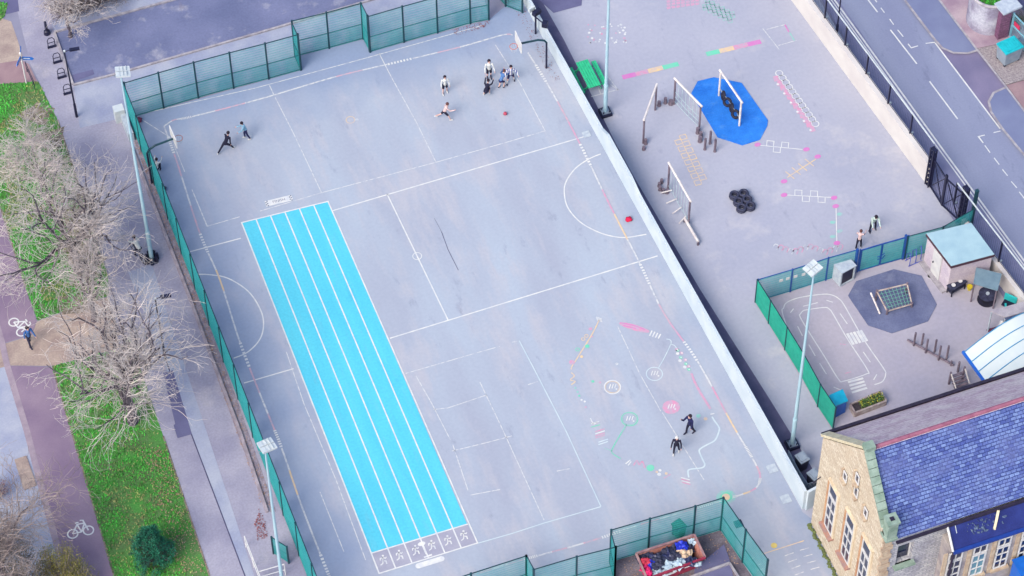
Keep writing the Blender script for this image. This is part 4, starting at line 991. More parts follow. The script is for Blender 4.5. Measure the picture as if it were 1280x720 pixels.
# red things
b0 = G(786, 275.5); tag(MB().ell(b0+V(0, 0, .09), (.2, .17, .1), wob=.5, seed=3).build('red_beanbag', mat('bright_red', T(236, 30, 90)), loc=b0, smooth=True), 'red beanbag cushion lying by the white wall inside the semicircle', 'beanbag')
b0 = G(631.5, 143.5); tag(MB().ell(b0+V(0, 0, .11), .11, 14, 10).build('football', mat('ball_red', T(210, 90, 120)), loc=b0, smooth=True), 'small red football lying below the group of children', 'ball')
for q, lb, m_ in [((203.5, 238), 'dark bag lying inside the long left fence below the crouching child', M_black), ((173, 152), 'dark red bag lying in the far left corner of the court', mat('maroon_cloth', T(130, 60, 96)))]:
    b0 = G(*q); r_ = MB().ell(b0+V(0, 0, .13), (.24, .16, .14), wob=.4, seed=2); bg_ = thing('school_bag', lb, 'bag', b0); r_.build('bag_body', m_, bg_, smooth=True); MB().tube([b0+V(-.15, 0, .22), b0+V(0, -.05, .32), b0+V(.15, 0, .22)], .02, n=6).build('strap', m_, bg_)

# ------------------------------------------------------------------ WHEELIE BINS
def wheelie(label, base, s, body_m, lid_m, rz=0, big=False, group=None):
    root = thing('wheelie_bin', label, 'wheelie bin', base, group)
    wx, wy, h = (1.15, .9, 1.15) if big else (.48, .55, .92)
    M = Matrix.Rotation(rz, 3, 'Z'); t = .86
    P = [V(x*wx/2*f, y*wy/2*f, z) for z, f in ((.1, t), (h, 1)) for x, y in ((-1, -1), (1, -1), (1, 1), (-1, 1))]
    MB().add([base+M@p for p in P], [(3, 2, 1, 0), (4, 5, 6, 7)]+[(i, (i+1) % 4, 4+(i+1) % 4, 4+i) for i in range(4)]).box(base+V(0, 0, h-.03), (wx+.05, wy+.05, .06), rz=rz).build('bin_body', body_m, root)
    mb = MB().box(base+V(0, 0, h+.04), (wx+.06, wy+.06, .08), rz=rz).box(base+V(0, 0, h+.1), (wx*.8, wy*.8, .05), rz=rz)
    if big:
        for k in range(-3, 4): mb.box(base+M@V(k*wx*.14, 0, h+.13), (.03, wy*.75, .03), rz=rz)
    mb.build('lid', lid_m, root)
    for x in (-1, 1):
        for y in ((-1, 1) if big else (1,)):
            p = base+M@V(x*wx*.4, y*wy*.36, .09); MB().tube([p-M@V(.03, 0, 0), p+M@V(.03, 0, 0)], .09, n=12).build('wheel', M_rubber, root)
    if not big: p = base+M@V(0, wy*.55, h); MB().tube([p-M@V(.2, 0, 0), p+M@V(.2, 0, 0)], .02, n=6).build('handle', M_black, root)
M_greybin = mat('grey_bin_plastic', T(170, 184, 206), T(150, 166, 192), rough=.5); M_darkbin = mat('dark_bin_plastic', T(58, 60, 88), T(44, 46, 72), rough=.5)
wheelie('large grey four-wheeled bin with a cyan lid by the light blue railings', G(1259, 76)+V(0, 0, .12), 1, M_greybin, mat('cyan_lid', T(40, 214, 236), rough=.4), .15, True)
wheelie('dark wheelie bin with pale grey lid standing between the mast and the wall end', G(1001, 585), 1, M_darkbin, M_greybin, .2)
wheelie('dark wheelie bin with pale grey lid nearest the corner of the stone building', G(1016, 606), 1, M_darkbin, M_greybin, .3)
wheelie('green wheelie bin standing in the court behind the skip enclosure fence', G(848, 669), 1, mat('green_bin_plastic', T(40, 140, 124)), mat('green_bin_plastic', T(40, 140, 124)), .3)

# ------------------------------------------------------------------ ROUND PLANTER, RAILINGS, BRICK PIER (top right)
pc = G(1234, 26); root = thing('round_planter', 'round dappled stone planter wall with white coping and grass inside', 'planter', pc)
MB().tube([pc, pc+V(0, 0, 2.45)], 1.22, n=40, cap=False).build('planter_wall', mat('dappled_stone', T(206, 208, 232), T(158, 152, 184), scale=1.1, lo=.4, hi=.62, world=True, fine=.15, fine_scale=9), root, smooth=True)
MB().torus(pc+V(0, 0, 2.5), 1.2, .1, n=48, k=8).build('coping', M_kerb, root, smooth=True)
MB().disc(pc, 1.15, 2.4, 32).build('turf', M_soil, root)
mb = MB()
for _ in range(900):
    a, r_ = rg.uniform(0, 6.28), 1.12*sqrt(rg.random()); p = pc+V(r_*cos(a), r_*sin(a), 2.4); e = V(cos(a*7), sin(a*7), 0)*.05; mb.add([p-e, p+e, p+V(rg.uniform(-.05, .05), rg.uniform(-.05, .05), rg.uniform(.1, .2))], [(0, 1, 2)])
g_ = mb.build('planter_grass', M_blade, root); g_['kind'] = 'stuff'
pp = G(1249, 48)+V(0, 0, .12); root = thing('brick_pier', 'dark red brick pier with a broad grey stone cap beside the round planter', 'brick pier', pp)
MB().box(pp+V(.1, 0.15, 1.2), (.62, .6, 2.4)).build('pier', brick_mat('red_brick', T(138, 84, 130), T(112, 62, 108), T(150, 120, 150), .22, .075), root)
MB().box(pp+V(.25, .1, 2.46), (1.25, .95, .12), rz=.15).build('cap', M_cover, root)
ra, rb = G(1262, 47), G(1312, 100)
root = thing('blue_railings', 'light blue metal railings behind the cyan-lidded bin', 'railings', ra)
dd = (rb-ra).normalized(); mb = MB(); n = int((rb-ra).length/.09)
for i in range(n): p = ra.lerp(rb, i/n); mb.beam(p+V(0, 0, .15), p+V(0, 0, 2.0), .018, .018)
m_lb = mat('light_blue_metal', T(150, 206, 232), T(130, 190, 222), rough=.4)
mb.build('bars', m_lb, root)
for z in (.2, 1.1, 2.0): MB().beam(ra+V(0, 0, z), rb+V(0, 0, z), .06, .06).build('rail', m_lb, root)
for i in range(3): p = ra.lerp(rb, i/2); MB().box(p+V(0, 0, 1.05), (.08, .08, 2.1)).build('post', m_lb, root)
p = ra.lerp(rb, .12); MB().box(p+V(-.1, -.08, 1.55), (.5, .03, .3), rz=atan2(dd.y, dd.x)).build('red_notice', mat('notice_red', T(226, 60, 110)), root)

# ------------------------------------------------------------------ NURSERY YARD THINGS
M_felt = mat('pale_felt_roof', T(186, 220, 240), T(170, 206, 230), scale=1.2, fine=.05)
r0_, r1_, r2_, r3_ = [topz(q, 2.35) for q in ((1158, 292), (1214, 278.5), (1243, 318), (1189, 332.5))]
cen = (r0_+r1_+r2_+r3_)/4; root = thing('flat_roofed_hut', 'small flat-roofed hut with pale blue roof and white door in the nursery yard', 'hut', (cen.x, cen.y, 0))
def inset(p, k): return cen+(p-cen)*k
Wl = [inset(p, .95) for p in (r0_, r1_, r2_, r3_)]
MB().prism([(p.x, p.y) for p in Wl], 0, 2.22).build('wall', mat('hut_render', T(236, 222, 240), T(212, 200, 226), scale=1.5, world=True, fine=.12, fine_scale=14), root)
MB().prism([(p.x, p.y) for p in (r0_, r1_, r2_, r3_)], 2.29, 2.36).build('roof', M_felt, root)
MB().prism([(inset(p, 1.012).x, inset(p, 1.012).y) for p in (r0_, r1_, r2_, r3_)], 2.14, 2.33).build('fascia', mat('brown_fascia', T(92, 62, 84)), root)
dw = (Wl[3]-Wl[0]); dn = V(dw.y, -dw.x, 0).normalized(); 
if dn.x > 0: dn = -dn
a_, b_ = Wl[0]+dw*.33+dn*.03, Wl[0]+dw*.66+dn*.03
dr = MB().beam(V(a_.x, a_.y, 1.06), V(b_.x, b_.y, 1.06), .06, 1.95).build('door', M_frame, root); MB().box(V(a_.x, a_.y, 1.0)+dw.normalized()*.12+dn*.06, (.05, .05, .12)).build('handle', M_black, dr)
MB().beam(Wl[0]-V(0, 0, Wl[0].z)+dn*.15+V(0, 0, .05), Wl[3]-V(0, 0, Wl[3].z)+dn*.15+V(0, 0, .05), .3, .1).build('step', M_kerb, root)
b0 = G(1162.5, 345.5); tag(MB().disc(b0, .14, .05, 16).tube([b0+V(0, 0, .012), b0+V(0, 0, .05)], .14, n=16).build('white_plate', M_frame, loc=b0), 'white round lid lying on the ground in front of the hut door', 'lid')
# cabinet
b0 = G(1056, 353); root = thing('shelf_cabinet', 'grey open cabinet with a dark back standing inside the blue-posted fence', 'cabinet', b0)
MB().box(b0+V(-.42, .15, .62), (.08, .7, 1.2), rz=.22).box(b0+V(.42, .32, .62), (.08, .7, 1.2), rz=.22).box(b0+V(0, .23, 1.24), (.98, .75, .07), rz=.22).box(b0+V(0, .23, .06), (.9, .7, .08), rz=.22).box(b0+V(-.07, .55, .6), (.9, .05, 1.15), rz=.22).build('cabinet_body', M_cover, root)
MB().box(b0+V(.02, -.04, .64), (.8, .05, 1.0), rz=.22).build('dark_front', M_black, root)
# blue scooter stand by the gate
b0 = G(1143, 327); root = thing('blue_cycle_rack', 'small blue tubular rack beside the hut and the blue gates', 'rack', b0); m_bt = mat('violet_blue_tube', T(96, 110, 222), rough=.4)
for k, o_ in enumerate((-.4, 0, .35)):
    c = b0+V(o_, .1*k, 0); L = [c+V(0, -.2, .02), c+V(0, -.22, .6), c+V(.05, 0, .95), c+V(0, .22, .6), c+V(0, .2, .02)]
    MB().tube(L, .025, n=6).build('hoop', m_bt, root)
MB().tube([b0+V(-.45, -.2, .04), b0+V(.4, -.1, .04)], .025, n=6).tube([b0+V(-.45, .2, .04), b0+V(.4, .4, .04)], .025, n=6).build('base_bar', m_bt, root)
# climbing net frame on dark octagon
q4 = [topz(q, z) for q, z in (((1096, 364), .85), ((1134, 355), .85), ((1140, 380), .3), ((1109, 389), .3))]
root = thing('net_climber', 'low timber frame holding a green climbing net on the dark octagon', 'net climber', G(1117, 385))
for i in range(4): log(q4[i], q4[(i+1) % 4], .045).build('beam', mat('tan_timber', T(214, 200, 200), T(168, 150, 152), scale=4), root)
for p in q4: log(V(p.x, p.y, 0), p+V(0, 0, .12), .06).build('post', M_wood, root)
mb = MB()
for i in range(1, 8): mb.tube([q4[0].lerp(q4[1], i/8), q4[3].lerp(q4[2], i/8)], .018, n=5)
for i in range(1, 6): mb.tube([q4[0].lerp(q4[3], i/6), q4[1].lerp(q4[2], i/6)], .018, n=5)
mb.build('net', mat('green_net', T(120, 180, 176)), root)
log(q4[0]-V(.3, -.1, .1), q4[3]-V(.35, -.1, .2), .05).build('beam', M_wood2, root)
# line of log posts
root = thing('log_trail', 'row of upright timber posts rising from a low beam in the nursery yard', 'log trail', G(1165, 445))
a, b = G(1134, 426), G(1192, 458); log(a+V(0, 0, .1), b+V(0, 0, .1), .06).build('beam', M_wood, root)
for (x, y, h) in [(1142, 432, 1.15), (1152, 431, 1.0), (1157, 441, 1.2), (1168, 440, 1.1), (1173, 450, 1.25), (1183, 449, 1.2), (1188.5, 457, .4)]:
    p = G(x, y); log(p, p+V(0, 0, h), .055).build('post', M_wood, root)
# timber steps
b0 = G(1196, 486); root = thing('timber_steps', 'small timber climbing steps with pale handrails next to the blue canopy', 'steps', b0)
e1, e2 = G(1186, 480), G(1203, 474); f1, f2 = G(1194, 490), G(1211, 484)
for p, h in ((e1, 1.05), (e2, 1.1), (G(1197, 465), .9)): log(p, p+V(0, 0, h), .06).build('post', M_wood, root)
log(e1+V(0, 0, 1.0), f1+V(0, 0, .35), .04).build('handrail', M_wood2, root); log(e2+V(0, 0, 1.05), f2+V(0, 0, .35), .04).build('handrail', M_wood2, root)
for k in range(5): t = k/4; MB().beam(e1.lerp(f1, t)+V(0, 0, .62-.55*t), e2.lerp(f2, t)+V(0, 0, .62-.55*t), .14, .05).build('tread', M_wood, root)
# planter trough
P = gp([(1062, 510), (1100, 494), (1107, 506), (1068, 521)]); cen2 = sum(P, V(0, 0, 0))/4; root = thing('flower_trough', 'wooden trough of yellow-green plants at the corner of the nursery yard', 'planter', cen2)
for i in range(4): MB().beam(P[i]+V(0, 0, .2), P[(i+1) % 4]+V(0, 0, .2), .09, .4).build('board', mat('trough_wood', T(206, 196, 200), T(166, 146, 152), scale=4), root)
MB().sheet([cen2+(p-cen2)*.95 for p in P], .3).build('soil', mat('soil', T(78, 68, 76), T(54, 50, 60), scale=8), root)
mbp, mby = MB(), MB()
for _ in range(700):
    a_, b_ = rg.random(), rg.random(); p = P[0].lerp(P[1], a_).lerp(P[3].lerp(P[2], a_), .1+.8*b_); p = V(p.x, p.y, .3+rg.random()*.25); e = V(rg.uniform(-1, 1), rg.uniform(-1, 1), rg.uniform(-.3, .6)).normalized()*.07; f_ = V(rg.uniform(-1, 1), rg.uniform(-1, 1), 0).normalized()*.035
    if p.x > P[0].x+.45: (mby if rg.random() < .22 else mbp).add([p-f_, p+e, p+f_, p-e*.4], [(0, 1, 2, 3)])
mbp.build('foliage', mat('trough_leaf', T(110, 150, 80), T(70, 96, 62), scale=6), root); tag(mby.build('flowers', mat('yellow_petal', T(226, 218, 80)), root), kind='stuff')
# cyan/blue box on fence corner
b0 = G(1050, 521); root = thing('blue_play_house_box', 'bright blue and cyan hooded box against the nursery fence corner', 'storage box', b0)
MB().prism([(b0.x-.4+dx, b0.y+dy) for dx, dy in ((0, 0), (.75, .15), (.7, .7), (-.05, .5))], 0, 1.1).build('box_body', mat('royal_blue', T(30, 120, 240), rough=.4), root)
P = [V(b0.x-.5, b0.y-.05, 1.2), V(b0.x+.42, b0.y+.13, 1.0), V(b0.x+.36, b0.y+.72, 1.28), V(b0.x-.5, b0.y+.55, 1.42)]; mb = MB(); mb.add(P+[p+V(0, 0, .07) for p in P], [(3, 2, 1, 0), (4, 5, 6, 7)]+[(i, (i+1) % 4, 4+(i+1) % 4, 4+i) for i in range(4)]); mb.build('lid', mat('cyan_plastic', T(30, 200, 250), rough=.35), root)
# table canopy, reel table, black trolley, bucket, cyan chair
K = [topz(q, 1.6) for q in ((1220, 335), (1252, 343), (1247, 364), (1216.5, 355))]; cen3 = sum(K, V(0, 0, 0))/4
root = thing('timber_shelter', 'small timber shelter with a sloping grey-blue roof beside the hut', 'shelter', (cen3.x, cen3.y, 0))
mb = MB(); mb.add(K+[p+V(0, 0, .06) for p in K], [(3, 2, 1, 0), (4, 5, 6, 7)]+[(i, (i+1) % 4, 4+(i+1) % 4, 4+i) for i in range(4)]); mb.build('roof', mat('grey_blue_roof', T(132, 160, 182), T(112, 140, 164), scale=2), root)
for p in K: q_ = cen3+(p-cen3)*.92; log(V(q_.x, q_.y, 0), V(q_.x, q_.y, 1.6), .045, 6).build('post', M_wood, root)
b0 = G(1233, 375); root = thing('cable_drum_table', 'dark round cable drum table under the small timber shelter', 'table', b0)
MB().tube([b0+V(0, 0, .5), b0+V(0, 0, .56)], .48, n=24).build('table_top', M_rubberp, root); MB().tube([b0, b0+V(0, 0, .5)], .2, n=16).build('drum', M_rubber, root); MB().tube([b0, b0+V(0, 0, .05)], .5, n=24).build('base', M_rubber, root)
MB().tube([b0+V(0, 0, .56), b0+V(0, 0, .62)], .1, n=14).build('hub', M_cover, root)
b0 = G(1196, 366); root = thing('mud_kitchen', 'dark play kitchen counter with two white bowls against the hut wall', 'play kitchen', b0)
MB().box(b0+V(0, .15, .62), (1.05, .45, .06), rz=.25).box(b0+V(0, .15, .3), (1.0, .4, .05), rz=.25).build('counter', M_rubberp, root)
for i in (-1, 1):
    for j in (-1, 1): p = b0+V(0, .15, 0)+Matrix.Rotation(.25, 3, 'Z')@V(.45*i, .18*j, 0); MB().beam(p, p+V(0, 0, .62), .05, .05).build('leg', M_rubber, root)
for i, dx in enumerate((-.25, .2)): o = MB().tube([b0+V(dx, .13+dx*.25, .655), b0+V(dx, .13+dx*.25, .74)], [.07, .12], n=14).build('bowl', M_frame, loc=b0+V(dx, .13+dx*.25, .655)); tag(o, ['white bowl on the left of the dark play kitchen', 'white bowl on the right of the dark play kitchen'][i], 'bowl', 'bowls on the play kitchen')
b0 = G(1211.5, 362); root = thing('yellow_bucket', 'yellow bucket between the play kitchen and the small shelter', 'bucket', b0); MB().tube([b0, b0+V(0, 0, .28)], [.1, .15], n=16).build('bucket_body', mat('yellow_plastic', T(240, 216, 60), rough=.4), root); MB().torus(b0+V(0, 0, .28), .15, .015, n=16, k=6).build('rim', mat('yellow_plastic', T(240, 216, 60)), root)
m_cy = mat('cyan_seat', T(60, 220, 230), rough=.4)
b0 = G(1258, 385); root = thing('cyan_bench', 'small cyan and black bench against the cream nursery wall', 'bench', b0)
MB().box(b0+V(.25, .15, .5), (.7, .06, .6), rz=-.9, ).build('backrest', m_cy, root); MB().box(b0+V(.05, 0, .3), (.6, .4, .08), rz=-.9).build('seat', M_black, root); MB().box(b0+V(-.15, -.12, .2), (.1, .38, .4), rz=-.4).build('leg', m_cy, root); MB().box(b0+V(.15, -.4, .2), (.1, .38, .4), rz=-.4).build('leg', m_cy, root)
# play house
root = thing('play_hut', 'open fronted play hut with pale felt roof and grey-blue board side, behind the canopy', 'play hut', G(1255, 412))
e0, e1, e2 = topz((1238, 389.5), 1.7), topz((1256, 397.5), 1.75), topz((1292, 374), 1.7); e3 = e1+(e2-e0)
mb = MB(); Q = [e0, e1, e3, e2]; mb.add(Q+[p+V(0, 0, .06) for p in Q], [(3, 2, 1, 0), (4, 5, 6, 7)]+[(i, (i+1) % 4, 4+(i+1) % 4, 4+i) for i in range(4)]); mb.build('roof', mat('beige_felt', T(206, 200, 214), T(180, 172, 192), scale=3, fine=.1), root)
f_ = (e3-e1).normalized(); g1, g2 = e1+V(.0, -.75, -.75), e3+V(0, -.75, -.75)
mb = MB()
for k in range(6):
    t0, t1 = k/6, (k+1)/6-.02; a0_, a1_ = e1.lerp(g1, t0), e1.lerp(g1, t1); b0_, b1_ = e3.lerp(g2, t0), e3.lerp(g2, t1); u_ = V(0, .03, .03); mb.add([a0_, a1_, b1_, b0_, a0_+u_, a1_+u_, b1_+u_, b0_+u_], [(0, 1, 2, 3), (7, 6, 5, 4), (0, 4, 5, 1), (1, 5, 6, 2), (2, 6, 7, 3), (3, 7, 4, 0)])
mb.build('board_slope', mat('slate_blue_board', T(122, 138, 190), T(98, 112, 166), scale=5), root)
for p in (e0+V(.05, -.05, -.05), e1+V(.02, -.02, -.05), g1): log(V(p.x, p.y, 0), p, .05, 6).build('post', M_cover, root)
MB().prism([(e0.x, e0.y), (g1.x, g1.y), (g2.x, g2.y), (e2.x, e2.y)], .02, .12).build('floor', mat('dark_red_floor', T(110, 60, 90)), root)
MB().beam(V(e2.x-.6, e2.y, .85), V(e2.x-.6, g2.y, .85), .06, 1.5).build('back_wall', mat('hut_inside', T(120, 100, 130)), root)
b0 = G(1251, 414); tag(MB().ell(b0+V(.05, .1, .45), (.16, .16, .36), wob=.3).build('white_sack', M_frame, loc=b0, smooth=True), 'white sack standing in the mouth of the play hut', 'sack'); b0 = G(1257, 413); tag(MB().ell(b0+V(.1, 0, .3), (.14, .14, .2), wob=.5, seed=4).build('red_sack', mat('crimson_cloth', T(176, 40, 80)), loc=b0, smooth=True), 'crimson sack beside the white one in the play hut', 'sack')
# big barrel canopy
s0, s1 = topz((1205, 441), 2.5), topz((1236, 484), 2.5)
dy = (s1-s0); Lc = 4.2; dy = dy.normalized(); dx = V(-dy.y, dy.x, 0)
if dx.x < 0: dx = -dx
root = thing('barrel_canopy', 'large white curved canopy with bright blue ribs behind the stone building', 'canopy', (s0.x, s0.y, 0))
Wc = 6.4; rise = 1.35; N = 20
def cp(t, u, o=0): return s0+dy*u+dx*(t*Wc)+V(0, 0, rise*sin(pi*t)+o)
mb = MB(); rows = [0, Lc]
for u in rows:
    for o in (0, .03):
        for i in range(N+1): mb.v.append(cp(i/N, u, o))
st_ = N+1
for i in range(N):
    mb.f += [(st_+i, st_+i+1, 3*st_+i+1, 3*st_+i), (i+1, i, 2*st_+i, 2*st_+i+1), (i, i+1, st_+i+1, st_+i), (2*st_+i+1, 2*st_+i, 3*st_+i, 3*st_+i+1)]
mb.build('roof_sheet', mat('opal_polycarbonate', T(236, 246, 255), T(224, 238, 252), scale=1, rough=.4), root, smooth=False)
m_br = mat('bright_blue_metal', T(20, 120, 240), T(16, 110, 232), rough=.35); m_br2 = mat('rib_blue', T(70, 170, 236), rough=.35)
for k in range(7): MB().tube([cp(i/N, k*.68, .05) for i in range(N+1)], .028, n=6).build('rib', m_br2, root)
MB().beam(cp(0, -.1, -.02), cp(0, Lc+.1, -.02), .14, .16).build('gutter', m_br, root); MB().beam(cp(1, -.1, -.02), cp(1, Lc+.1, -.02), .14, .16).build('gutter', m_br, root)
for t in (0, 1):
    for u in (1.75, 3.9): p = cp(t, u); MB().box((p.x+.12*(1-2*t), p.y, p.z/2), (.11, .11, p.z)).build('post', m_br, root)

# ------------------------------------------------------------------ SKIP
zt = 1.25
K = [topz(q, zt) for q in ((795, 692), (868, 668.5), (881.5, 697), (809, 724))]
cen4 = sum(K, V(0, 0, 0))/4; root = thing('skip', 'red waste skip heaped with black, blue and white bags inside the green fence enclosure', 'skip', (cen4.x, cen4.y, 0))
m_rd = mat('skip_red', T(178, 52, 88), T(140, 38, 72), scale=2, fine=.15); m_ru = mat('skip_rust_inside', T(206, 140, 130), T(150, 92, 96), scale=2.5, fine=.2)
Bt = [cen4+(p-cen4)*f for p, f in zip(K, (.72, .72, .72, .72))]; Bt = [V(p.x, p.y, .15) for p in Bt]
for i in range(4):
    a, b, c, d = K[i], K[(i+1) % 4], Bt[(i+1) % 4], Bt[i]; nn = (b-a).cross(d-a).normalized()*.03
    MB().add([a, b, c, d], [(0, 1, 2, 3)]).add([p-nn for p in (a, b, c, d)], [(3, 2, 1, 0)]).build('side_plate', m_ru if i in (0, 1, 3) else m_rd, root)
    MB().beam(a, b, .1, .1).build('rim', m_rd if i in (2,) else mat('skip_rim', T(186, 150, 156), T(150, 110, 124), scale=3), root)
MB().add(Bt, [(0, 1, 2, 3)]).build('floor', m_ru, root)
a, b = K[3], K[2]; dn = V(0, -1, 0)
for k, (t0, t1, z_) in enumerate(((.3, .52, .95), (.36, .5, .85), (.66, .76, .98))): p, q_ = a.lerp(b, t0), a.lerp(b, t1); c_p = cen4+(p-cen4)*(.72+.28*(z_-.15)/1.1); c_q = cen4+(q_-cen4)*(.72+.28*(z_-.15)/1.1); MB().beam(V(c_p.x, c_p.y-.05, z_), V(c_q.x, c_q.y-.05, z_), .02, .06).build('pale_stripe', M_frame, root)
bags = [((806, 697), .3, 'black'), ((817, 700), .28, 'dark blue'), ((823, 703), .3, 'black'), ((829, 697), .28, 'black'), ((836, 694), .3, 'dark blue'), ((842, 697), .28, 'black'), ((843, 687), .3, 'black'), ((834, 690), .25, 'black'), ((852, 683), .28, 'bright blue'), ((860, 686), .27, 'black'), ((813, 706), .25, 'bright blue'), ((807, 702), .2, 'red'), ((826, 713), .33, 'white'), ((837, 708), .34, 'white'), ((848, 704), .3, 'white'), ((818, 716), .28, 'white'), ((856, 695), .34, 'cream'), ((862, 702), .26, 'dark blue'), ((871, 703), .2, 'white'), ((806, 710), .2, 'pink'), ((810, 716), .2, 'pink'), ((845, 692), .25, 'black'), ((866, 677), .2, 'white'), ((822, 708), .25, 'black')]
CM = {'black': M_rubberp, 'dark blue': mat('navy_sack', T(66, 72, 118), T(44, 48, 92), rough=.35, scale=6), 'bright blue': mat('blue_sack', T(40, 60, 226), rough=.35), 'red': mat('red_sack', T(214, 60, 90)), 'white': mat('white_sack', T(214, 232, 250), T(180, 206, 238), scale=5), 'cream': mat('cream_card', T(242, 214, 188), T(222, 190, 170), scale=4), 'pink': mat('hot_pink', T(238, 36, 120))}
for i, (q, r_, cn) in enumerate(bags):
    zb = .95+.12*(i % 3); p = topz(q, zb)
    o = MB().ell(p, (r_*1.15, r_*1.0, r_*.72), 14, 10, wob=.9, seed=i).build('rubbish_sack', CM[cn], loc=p, smooth=False)
    tag(o, f'{cn} rubbish sack heaped in the red skip', 'rubbish sack', f'{cn} sacks in the skip')
MB().box((cen4.x+1.7, cen4.y-.8, .0), (.1, .1, .01))
struct('enclosure_ground', MB().sheet(gp([(768, 724), (762.5, 703), (810, 689), (866, 673.5), (900.5, 663), (928, 703), (960, 750), (770, 760)]), .012), mat('enclosure_dirt', T(136, 126, 142), T(92, 84, 104), scale=1.2, world=True, fine=.25, fine_scale=14))
struct('enclosure_slab', MB().prism(gp([(868, 711), (905, 681), (912, 700), (918, 730), (868, 745)]), 0, .05), M_darktar)
struct('enclosure_kerb', MB().beam(G(862, 722, .1), G(912, 704, .1), .12, .12).beam(G(912, 704, .1), G(935, 740, .1), .1, .12), M_kerb)

# ------------------------------------------------------------------ STONE SCHOOL BUILDING
XG, YN, YR, YS, ZN, ZR_, ZS = 12.9, -22.85, -26.7, -29.6, 7.7, 12.05, 8.88
XE = 34
root = thing('school_building', 'stone school building with a blue slate roof and tall windows in its gable', 'building', (XG, YN, 0))
M_gable = brick_mat('gable_stone', T(244, 232, 218), T(214, 198, 182), T(196, 174, 160), .36, .17, .014, axes=('Y', 'Z'), blotch=T(220, 202, 184))
M_south = brick_mat('south_stone', T(222, 222, 232), T(196, 196, 212), T(156, 158, 182), .4, .17, .016, axes=('X', 'Z'), blotch=T(158, 158, 182))
M_slate = brick_mat('blue_slate', T(132, 156, 222), T(78, 96, 178), T(46, 60, 134), .27, .118, .014, axes=('X', 'Y'), blotch=T(104, 116, 184), rough=.7, bump=.6)
M_slate2 = brick_mat('lightened_weathered_slate', T(236, 214, 232), T(214, 186, 208), T(186, 160, 184), .5, .3, .014, axes=('X', 'Y'), blotch=T(246, 232, 240), rough=.8)  # weathered slate, its colour lightened to make up for facing away from the light
M_ashlar = mat('ashlar_dressing', T(226, 206, 186), T(196, 170, 152), scale=3, world=True, fine=.1)
M_ashl2 = mat('clean_dressing', T(252, 236, 214), T(232, 212, 190), scale=3, world=True, fine=.08)
M_moss = mat('mossy_coping', T(168, 190, 184), T(134, 160, 150), scale=2.5, world=True, fine=.15)
M_copc = mat('cream_coping', T(240, 230, 206), T(214, 202, 180), scale=2.5, world=True, fine=.1)
M_lead = mat('dark_lead', T(58, 50, 76), T(44, 38, 62), scale=3, rough=.5)
MB().add([(XG, YN, 0), (XG, YN, ZN), (XG, YR, ZR_), (XG, YS, ZS), (XG, YS, 0), (XG+.35, YN, 0), (XG+.35, YN, ZN), (XG+.35, YR, ZR_), (XG+.35, YS, ZS), (XG+.35, YS, 0)],
         [(0, 1, 2, 3, 4), (9, 8, 7, 6, 5), (0, 5, 6, 1), (1, 6, 7, 2), (2, 7, 8, 3), (3, 8, 9, 4)]).build('gable_wall', M_gable, root)
MB().box(((XG+.36+XE)/2, YN-.2, ZN/2), (XE-XG-.36, .4, ZN)).build('north_wall', M_south, root)
# south wall with its deep recessed opening
o1, o2, o3 = on_y((1123, 683), YS), on_y((1143, 677), YS), on_y((1140, 699), YS)
wx0, wx1, wz1, wz0 = o1.x, o2.x, o1.z, o3.z
sw = MB(); th = .4; xs0 = XG+.002
for (xa, xb, za, zb) in ((xs0, wx0, 0, ZS), (wx1, XE, 0, ZS), (wx0, wx1, 0, wz0), (wx0, wx1, wz1, ZS)): 
    if zb > za and xb > xa: sw.box(((xa+xb)/2, YS+th/2, (za+zb)/2), (xb-xa, th, zb-za))
sw.build('south_wall', M_south, root)
wn = MB().box(((wx0+wx1)/2, YS+.33, (wz0+wz1)/2), (wx1-wx0, .04, wz1-wz0)).build('recessed_window', M_glass, root)
MB().box(((wx0+wx1)/2, YS-.1, wz0-.06), (wx1-wx0+.25, .35, .12)).build('sill', M_moss, wn)
MB().box((wx1-.03, YS+.26, (wz0+wz1)/2), (.06, .06, wz1-wz0)).build('frame', M_frame, wn)
# roof slopes
def slab(name, a, b, c, d, t, m_):
    a, b, c, d = [Vector(p) for p in (a, b, c, d)]; n = (b-a).cross(d-a).normalized()
    if n.z < 0: n = -n
    return MB().add([a, b, c, d, a-n*t, b-n*t, c-n*t, d-n*t], [(0, 1, 2, 3), (7, 6, 5, 4), (0, 4, 5, 1), (1, 5, 6, 2), (2, 6, 7, 3), (3, 7, 4, 0)]).build(name, m_, root)
sN = (ZR_-ZN)/(YR-YN); sS = (ZR_-ZS)/(YR-YS)
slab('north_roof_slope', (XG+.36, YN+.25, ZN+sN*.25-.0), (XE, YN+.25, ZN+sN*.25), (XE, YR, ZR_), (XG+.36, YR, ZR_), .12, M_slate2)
slab('south_roof_slope', (XG+.36, YR, ZR_), (XE, YR, ZR_), (XE, YS-.2, ZS-sS*.2), (XG+.36, YS-.2, ZS-sS*.2), .12, M_slate)
MB().tube([(XG+.36, YR, ZR_+.03), (XE, YR, ZR_+.03)], .11, n=8).build('ridge_tiles', mat('red_ridge_tile', T(180, 116, 146), T(156, 94, 126), scale=3, world=True), root)
MB().beam((XG+.1, YN+.33, ZN-.22), (XE, YN+.33, ZN-.22), .16, .14).build('north_gutter', M_lead, root)
MB().beam((XG+.5, YS-.32, ZS-.34), (XE, YS-.32, ZS-.34), .14, .12).build('south_gutter', M_lead, root)
